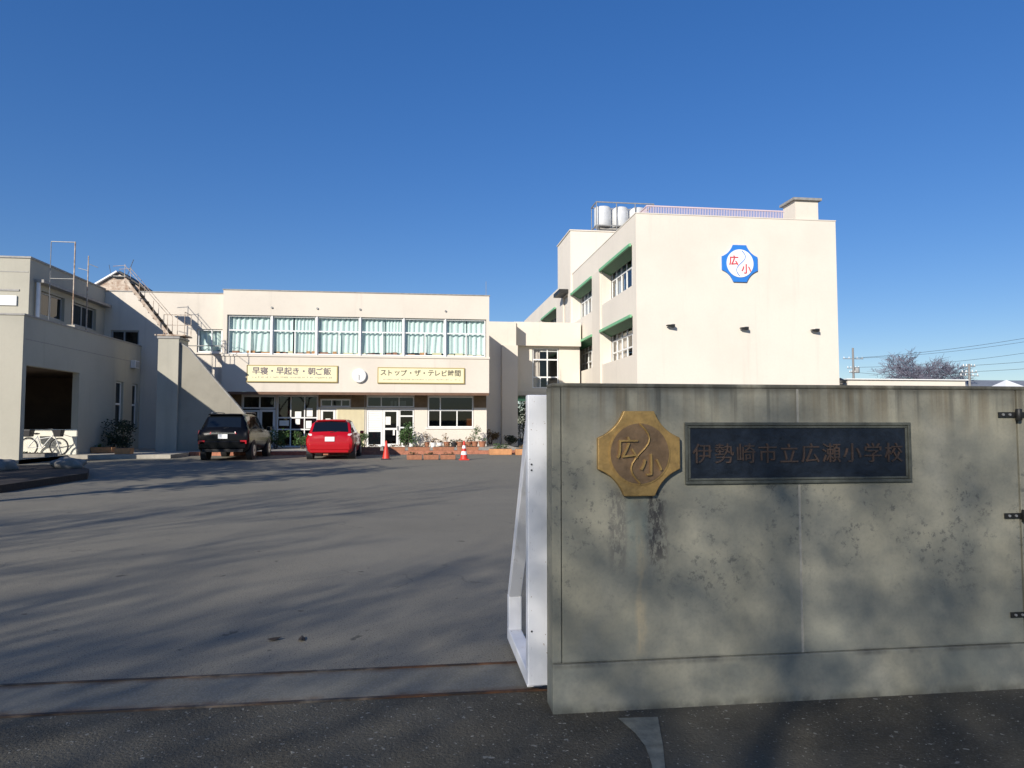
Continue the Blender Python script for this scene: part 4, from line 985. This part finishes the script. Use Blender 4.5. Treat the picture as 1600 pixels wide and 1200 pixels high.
trough(-11.75, 30.2, .15, .62, .4, .24, 'orange_planter', 'pale orange empty planter on the terrace edge near the dark shrub', None)
trough(-15.1, 25.2, 0, .8, .5, .24, 'terracotta', 'terracotta planter of dry plants before the left building porch pillar', 'leaf_dry', n=120, lh=.12)
t = thing('flower_pot', 'small white pot beside the terracotta planter at the left pillar', 'pot', (-14.2, 25.3, 0), None)
m = MB(); m.lathe([(.09, 0), (.13, .22), (.12, .22), (.11, .18), (.01, .18)], (-14.2, 25.3, 0), n=16); m.build('pot', M['white_emblem'], t, smooth=40)
leaf_blob(rl, (-14.2, 25.3, .25), (.08, .08, .06), 30, .05).build('plant', M['leaf_dark'], t, fix=False)
t = thing('flower_bed', 'low dark flower bed in front of the parked bicycle', 'flower bed', (-14.6, 28.3, .15))
m = MB(); m.box(-16.0, -13.55, 28.1, 28.75, .10, .27); m.build('edging', M['stone'], t)
m = MB(); m.box(-15.95, -13.6, 28.15, 28.70, .27, .285); m.build('soil', M['soil'], t)
leaf_blob(rl, (-14.8, 28.4, .34), (1.1, .25, .08), 260, .08).build('plant', M['leaf_dark'], t, fix=False)

def pot(x, y, z, r, h, mt, leaf, lh, n, label, name='potted_plant', group='potted plants along the entrance wall'):
    t = thing(name, label, 'potted plant', (x, y, z), group)
    m = MB(); m.lathe([(r*.68, 0), (r, h), (r*1.08, h), (r*1.08, h+.03), (r*.9, h+.03), (r*.85, h), (.01, h-.02)], (x, y, z), n=16); m.build('pot', M[mt], t, smooth=40)
    leaf_blob(rl, (x, y, z+h+lh), (r*1.4+lh*.3, r*1.4+lh*.3, lh), n, .09).build('plant', M[leaf], t, fix=False)
    m = MB()
    for _ in range(4): m.tube([(x, y, z+h-.02), (x+rl.uniform(-.1, .1), y+rl.uniform(-.1, .1), z+h+lh*1.2)], .008, 4)
    m.build('stem', M['bark'], t)
    return t
PL = [(-.75, 36.6, .16, .2, 'white_emblem', 'leaf', .10, 'white pot with low green plant at the foot of the round shrub'),
      (-.40, 36.5, .15, .2, 'white_emblem', 'leaf', .08, 'white pot right of the round shrub, low green plant'),
      (.40, 36.75, .14, .22, 'terracotta', 'leaf_dry', .28, 'terracotta pot with tall brown plant below the window corner'),
      (.72, 36.5, .16, .2, 'white_emblem', 'leaf_dry', .12, 'white pot with dry plant, left one of a white pair'),
      (1.05, 36.55, .16, .2, 'white_emblem', 'leaf_dry', .10, 'white pot with dry plant, right one of a white pair'),
      (1.42, 36.7, .18, .24, 'terracotta', 'leaf_dry', .24, 'terracotta pot with spiky dry plant under the window middle'),
      (1.78, 36.5, .16, .2, 'black_plastic', 'leaf_dark', .08, 'black pot with low dark plant beside the terracotta ones'),
      (2.10, 36.6, .22, .24, 'terracotta', 'leaf_dry', .10, 'wide terracotta pot with sparse dry plant behind the banded cone'),
      (2.50, 36.5, .20, .24, 'terracotta', 'leaf_dry', .14, 'terracotta pot with dry plant left of the tall leafy plant'),
      (3.25, 36.5, .20, .26, 'terracotta', 'leaf', .16, 'terracotta pot with green plant at the end of the entrance wall')]
for x, y, r, h, mt, lf, lh, lab in PL: pot(x, y, .15, r, h, mt, lf, lh, 70, lab)
pot(2.85, 36.6, .15, .20, .26, 'terracotta', 'leaf', .42, 260, 'tall leafy green plant in a terracotta pot by the last pillar')
def shrub(c, r, n, leaf, label, size=.12, group=None):
    t = thing('shrub', label, 'shrub', (c[0], c[1], c[2]-r[2]), group)
    leaf_blob(random.Random(int(c[0]*31+n)), c, r, n, size).build('foliage', M[leaf], t, fix=False)
    m = MB()
    for k in range(6):
        a = k*1.05; m.tube([(c[0]+.05*math.cos(a), c[1]+.05*math.sin(a), c[2]-r[2]), (c[0]+r[0]*.5*math.cos(a), c[1]+r[1]*.5*math.sin(a), c[2]+r[2]*.3)], [.02, .008], 4)
    m.build('stem', M['bark'], t); return t
shrub((-.62, 36.4, .74), (.58, .45, .58), 900, 'leaf', 'round green shrub beside the glazed entrance door')
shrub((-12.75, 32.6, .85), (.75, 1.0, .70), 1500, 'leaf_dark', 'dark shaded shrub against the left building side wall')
shrub((-6.85, 35.2, .62), (.65, .5, .47), 800, 'leaf', 'broad low green shrub before the notice board windows, left of its neighbour')
shrub((-5.55, 35.0, .72), (.55, .5, .57), 800, 'leaf', 'taller green shrub before the notice boards, next to the red car')
shrub((-2.75, 35.8, .50), (.5, .4, .35), 500, 'leaf', 'small green shrub showing beside the red car, under the white shutter door')
shrub((7.5, 51.5, 1.55), (1.5, 1.2, 1.55), 3000, 'leaf', 'green bushy shrub seen through the passage under the corridor', .16)
shrub((4.1, 40.8, .55), (.55, .5, .40), 600, 'leaf_dry', 'reddish brown shrub in the shade beside the corridor stair core')
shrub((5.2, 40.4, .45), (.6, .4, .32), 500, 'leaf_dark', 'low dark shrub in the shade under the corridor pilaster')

# planted island at the far left of the yard
m = MB(); isl = [(-8.35, 15.4), (-8.2, 18.9), (-8.9, 20.6), (-10.2, 22.6), (-24, 22.6), (-24, 15.4)]
n_ = len(isl); m.add([(x, y, -.05) for x, y in isl]+[(x, y, .16) for x, y in isl], [tuple(reversed(range(n_))), tuple(range(n_, 2*n_))]+[(i, (i+1) % n_, (i+1) % n_+n_, i+n_) for i in range(n_)])
tag(m.build('planting_island', M['soil'], loc=(0, 0, 0)), kind='structure')
rs = random.Random(8)
for i, (x, y, lab) in enumerate(((-9.6, 21.0, 'grey edge stone nearest the parked cars on the dark planting island'), (-10.9, 20.2, 'grey edge stone in the middle of the dark planting island'), (-12.0, 21.4, 'grey edge stone closest to the porch on the dark planting island'))):
    bm = bmesh.new(); bmesh.ops.create_icosphere(bm, subdivisions=3, radius=1)
    for v in bm.verts: v.co = Vector((v.co.x*.42, v.co.y*.30, v.co.z*.20))*(1+.18*math.sin(v.co.x*5+i)*math.cos(v.co.y*4+v.co.z*3+i))
    me = bpy.data.meshes.new('edge_stone'); bm.to_mesh(me); bm.free(); me.materials.append(M['stone'])
    o = bpy.data.objects.new('edge_stone', me); C.objects.link(o); o.location = (x, y, .26); o.rotation_euler.z = i*1.1
    me.polygons.foreach_set('use_smooth', [True]*len(me.polygons)); tag(o, lab, 'stone', 'stones on the planting island')

# bicycle in the porch, facing right
bk = thing('bicycle', 'white bicycle with a black basket parked before the low white wall', 'bicycle', (-14.520, 29.4, .15))
by, bz = 29.45, .147
def wheel(cx, r):
    w_ = MB(); N = 28; pts = [(cx+r*math.cos(2*math.pi*i/N), by, bz+r+.002+r*math.sin(2*math.pi*i/N)) for i in range(N+1)]
    w_.tube(pts, .022, 6, cap=False); wo = w_.build('wheel', M['rubber'], bk, smooth=60)
    s_ = MB(); 
    for i in range(14):
        a = 2*math.pi*i/14; s_.tube([(cx, by, bz+r), (cx+(r-.02)*math.cos(a), by, bz+r+(r-.02)*math.sin(a))], .004, 3)
    s_.build('spokes', M['steel'], wo)
    r_ = MB(); r_.tube([(cx+(r-.035)*math.cos(2*math.pi*i/N), by, bz+r+(r-.035)*math.sin(2*math.pi*i/N)) for i in range(N+1)], .010, 5, cap=False); r_.build('rim', M['steel'], wo)
wheel(-13.840, .33); wheel(-14.940, .33)
m = MB(); zc = bz+.33
for p, q in (((-14.940, zc), (-14.470, bz+.28)), ((-14.940, zc), (-14.640, bz+.72)), ((-14.640, bz+.75), (-14.470, bz+.28)), ((-14.470, bz+.28), (-14.070, bz+.78)), ((-14.620, bz+.62), (-14.080, bz+.72)), ((-14.100, bz+.95), (-13.840, zc))):
    m.tube([(p[0], by, p[1]), (q[0], by, q[1])], .020, 6)
m.build('frame', M['white_bike'], bk, smooth=60)
m = MB(); m.tube([(-14.100, by, bz+.93), (-14.120, by-.05, bz+1.02), (-14.270, by-.26, bz+1.0)], .012, 5); m.tube([(-14.120, by, bz+1.02), (-14.120, by+.05, bz+1.02), (-14.270, by+.26, bz+1.0)], .012, 5); m.build('handlebar', M['steel'], bk, smooth=60)
m = MB(); m.lathe([(.03, 0), (.11, .02), (.12, .05), (.02, .07)], (-14.670, by, bz+.80), n=14); m.build('saddle', M['black_plastic'], bk, smooth=60)
m = MB(); m.tbox(-14.020, -13.720, by-.17, by+.17, bz+.72, bz+.98, .04); m.build('basket', M['black_plastic'], bk)
m = MB(); m.tbox(-15.220, -14.800, by-.18, by+.18, bz+.72, bz+1.0, .03); m.build('rear_basket', M['black_plastic'], bk, bevel=.03)
m = MB(); m.tube([(-14.940+.37*math.cos(a*.35), by, zc+.37*math.sin(a*.35)) for a in range(0, 9)], .014, 5); m.build('mudguard', M['white_bike'], bk)

# ================================================================== FAR RIGHT BACKGROUND
t = thing('hall', 'long low white flat roofed hall beyond the gate wall on the right', 'building', (45, 63, 0))
m = MB(); m.box(39.0, 50.9, 60, 68, 0, 5.35); m.build('wall', M['cream_pale'], t)
m = MB(); m.box(38.8, 51.1, 59.8, 68.2, 5.352, 5.44); m.build('roof', M['white_emblem'], t)
t = thing('house', 'low house with a grey tiled roof right of the white hall', 'building', (60, 76, 0))
m = MB(); m.box(58, 74, 74, 82, 0, 5.0); m.build('wall', M['old_cream'], t)
m = MB(); m.xprism([(73.4, 5.001), (82.6, 5.001), (78, 6.6)], 57.4, 74.6); m.build('roof', M['roof_grey'], t)
t = thing('tent', 'small white peaked tent roof rising above the gate wall at far right', 'tent', (55.2, 60, 0))
m = MB(); m.add([(53.9, 58.7, 4.55), (56.5, 58.7, 4.55), (56.5, 61.3, 4.55), (53.9, 61.3, 4.55), (55.2, 60, 5.45)], [(3, 2, 1, 0), (0, 1, 4), (1, 2, 4), (2, 3, 4), (3, 0, 4)]); m.build('canopy', M['white_emblem'], t)
for x, y in ((54, 58.8), (56.4, 58.8), (56.4, 61.2), (54, 61.2)):
    m = MB(); m.tube([(x, y, 0), (x, y, 4.549)], .05, 6); m.build('leg', M['steel'], t)
t = thing('ventilator', 'dark metal ventilator stack between the end wall and the white hall', 'ventilator', (38.2, 60, 0))
m = MB(); m.lathe([(.35, 0), (.35, 4.9), (.02, 4.95)], (38.3, 60, 0), n=14); m.build('stack', M['dark_metal'], t, smooth=40)
m = MB(); m.lathe([(.02, 5.0), (.5, 5.0), (.5, 5.25), (.02, 5.5)], (38.3, 60, 0), n=14); m.build('cowl', M['dark_metal'], t, smooth=40)
def upole(x, y, h, label, arms):
    t = thing('utility_pole', label, 'utility pole', (x, y, 0), 'utility poles beyond the gate wall')
    m = MB(); m.tube([(x, y, 0), (x, y, h)], [.19, .13], 8); m.build('pole', M['pole'], t, smooth=50)
    for z, w_ in arms:
        m = MB(); m.bar((x-w_, y, z), (x+w_, y, z), .09)
        ao = m.build('cross_arm', M['steel'], t)
        m = MB()
        for q in (-w_*.9, -w_*.4, w_*.4, w_*.9): m.lathe([(.05, .05), (.06, .12), (.03, .28)], (x+q, y, z), n=8)
        m.build('insulator', M['white_emblem'], ao)
    return t
upole(59.4, 90, 11.7, 'slim utility pole nearest the end wall, beyond the white hall', ((10.2, 1.5), (8.9, .9), (8.3, .6)))
t_ = upole(64.2, 75, 8.3, 'utility pole in front of the bare tree at its right side', ((8.0, .8), (7.3, 1.0), (6.9, 1.2)))
m = MB(); m.lathe([(.28, 7.25), (.32, 7.3), (.32, 8.0), (.05, 8.05)], (59.95, 90, 1.0), n=12); m.build('transformer', M['grey_frame'], bpy.data.objects['utility_pole'], smooth=40)
def cable(a, b, sag, label, r=.022):
    a, b = Vector(a), Vector(b); pts = []
    for i in range(17):
        t = i/16; p = a.lerp(b, t); p.z -= sag*4*t*(1-t); pts.append(p)
    m = MB(); m.tube(pts, r, 4); tag(m.build('power_cable', M['wire']), label, 'cable', 'power cables at the right')
cable((59.4, 90, 10.3), (92, 60, 17.2), 1.6, 'highest power cable rising to the right above the bare tree')
cable((60.4, 90, 10.3), (92, 62, 16.6), 1.7, 'second highest power cable, just below the top one at right', .02)
cable((59.4, 90, 9.0), (92, 66, 14.6), 1.6, 'middle power cable running above the bare tree crown at right', .02)
cable((64.2, 75, 8.1), (92, 58, 12.0), .7, 'power cable leaving the short utility pole towards the right, upper one', .02)
cable((64.9, 75, 7.4), (92, 60, 11.0), .7, 'power cable leaving the short utility pole towards the right, lower one', .02)
cable((59.0, 90, 8.4), (64.2, 75, 7.3), .4, 'short power cable linking the two utility poles', .02)
make_tree(12, 9.6, 'wide bare winter tree behind the white hall at far right', (63.6, 80, 0), 'bark_far', None, 0, spread=.85, levels=6, tip=.013, kids=4.15, trunk_r=.30).scale = (2.0, 2.0, 1.22)

# ================================================================== ROADSIDE TREES BEHIND THE PHOTOGRAPHER (they throw the shade)
pa = make_tree(31, 9.0, 'bare roadside tree farthest left behind the camera', (-16.0, -7.0, 0), 'bark', 'bare trees along the road', 0, spread=.66, levels=6, tip=.007, kids=3.6, trunk_r=.20)
pb = make_tree(47, 9.5, 'bare roadside tree left of the gate, out of the picture', (-13.2, -10.4, 0), 'bark', 'bare trees along the road', 0, spread=.66, levels=6, tip=.005, kids=3.25, trunk_r=.18)
for o in (pa, pb):
    o.scale = (1.35, 1.35, 1.35)
    for ch in o.children:
        zs = [v.co for v in ch.data.vertices]; print('TREE', ch.name, len(ch.data.polygons), [round(min(v[k] for v in zs), 1) for k in range(3)], [round(max(v[k] for v in zs), 1) for k in range(3)])
SPOTS = [(-7.6, -14.5, 1.3, 1.3, 'second', pb), (-19.0, 0.5, .6, 1.2, 'fifth', pb)]
DESC = {'second': 'bare roadside tree directly behind the photographer', 'third': 'bare roadside tree behind the camera, leaning over the entrance', 'fourth': 'bare roadside tree far left behind the camera', 'fifth': 'bare tree at the left yard edge nearest the gate', 'sixth': 'bare roadside tree between two others behind the camera'}
for x, y, rz, s, k, src in SPOTS:
    o = copy_tree(src); o.location = (x, y, 0); o.rotation_euler.z = rz; o.scale = (s, s, s); o['label'] = DESC[k]

def evergreen(x, y, h, r, zc, rz_, n, label, seed):
    rnd = random.Random(seed); t = thing('evergreen_tree', label, 'tree', (x, y, 0), 'evergreens left of the yard')
    m = MB(); m.tube([(x, y, -.1), (x+.08, y, zc*.5), (x-.05, y+.05, zc), (x, y, h*.92)], [.20, .16, .11, .03], 8)
    for k in range(10):
        a = k*2.4; z = zc-rz_*.7+k*rz_*.16; m.tube([(x, y, z), (x+r*.75*math.cos(a), y+r*.75*math.sin(a), z+r*.35)], [.06, .015], 5)
    m.build('trunk', M['bark'], t, smooth=60)
    leaf_blob(rnd, (x, y, zc), (r, r, rz_), n, .30).build('crown', M['leaf_dark'], t, fix=False)
evergreen(-14.2, 15.2, 7.0, 2.4, 4.2, 2.3, 3000, 'dense evergreen beside the planting island, out of the picture', 3)
evergreen(-13.8, 11.6, 8.2, 2.3, 5.2, 2.7, 2400, 'evergreen standing nearest the yard left of the picture', 5)
evergreen(-11.8, 8.4, 8.8, 2.0, 6.2, 2.5, 900, 'thin evergreen nearest the gate left of the picture', 9)
evergreen(-16.4, 17.2, 7.0, 2.5, 4.2, 2.3, 3000, 'dense evergreen farthest from the gate left of the picture', 11)

t = thing('added_shade_tree', 'added unseen small leaved tree behind the camera, shaped to shade the gate wall', 'tree', (-10.2, -12.6, 0))  # added out of view, leaf size and number tuned for thin shade
m = MB(); m.tube([(-10.2, -12.6, -.1), (-10.1, -12.5, 3), (-10.3, -12.6, 6.5), (-10.2, -12.6, 11)], [.16, .12, .07, .02], 8)
for k in range(12):
    a = k*2.4; z = 6.4+k*.32; m.tube([(-10.2, -12.6, z), (-10.2+2.6*math.cos(a), -12.6+2.6*math.sin(a), z+1.2)], [.035, .008], 5)
m.build('trunk', M['bark'], t, smooth=60)
rnd = random.Random(77); m = MB()
for _ in range(15000):
    d = Vector((rnd.gauss(0, 1), rnd.gauss(0, 1), rnd.gauss(0, 1))).normalized()*rnd.random()**.38
    p = Vector((-10.2+d.x*3.9, -12.6+d.y*3.9, 9.3+d.z*2.9)); a = Vector((rnd.gauss(0, 1), rnd.gauss(0, 1), rnd.gauss(0, 1))).normalized(); b = a.cross(Vector((rnd.gauss(0, 1), rnd.gauss(0, 1), rnd.gauss(0, 1)))).normalized(); q = rnd.uniform(.06, .11)
    m.add([p-a*q*.5, p+b*q*.3, p+a*q*.5, p-b*q*.3], [(0, 1, 2, 3)])
m.build('crown', M['leaf'], t, fix=False)
for x, y, r_, lab in ((-.93, 4.84, .3, 'curled dry leaf on the asphalt, left of another near the gate track'), (-.75, 4.82, 1.7, 'curled dry leaf on the asphalt, nearer the white gate post')):
    m = MB(); m.add([(-.045, 0, .012), (-.015, .022, .004), (.02, .02, .004), (.05, 0, .014), (.02, -.02, .006), (-.015, -.022, .003), (0, 0, .016)], [(0, 6, 1), (1, 6, 2), (2, 6, 3), (3, 6, 4), (4, 6, 5), (5, 6, 0)])
    o = m.build('dry_leaf', M['soil'], loc=(0, 0, 0), fix=False); o.location = (x, y, .003); o.rotation_euler.z = r_; tag(o, lab, 'leaf', 'dry leaves on the yard')
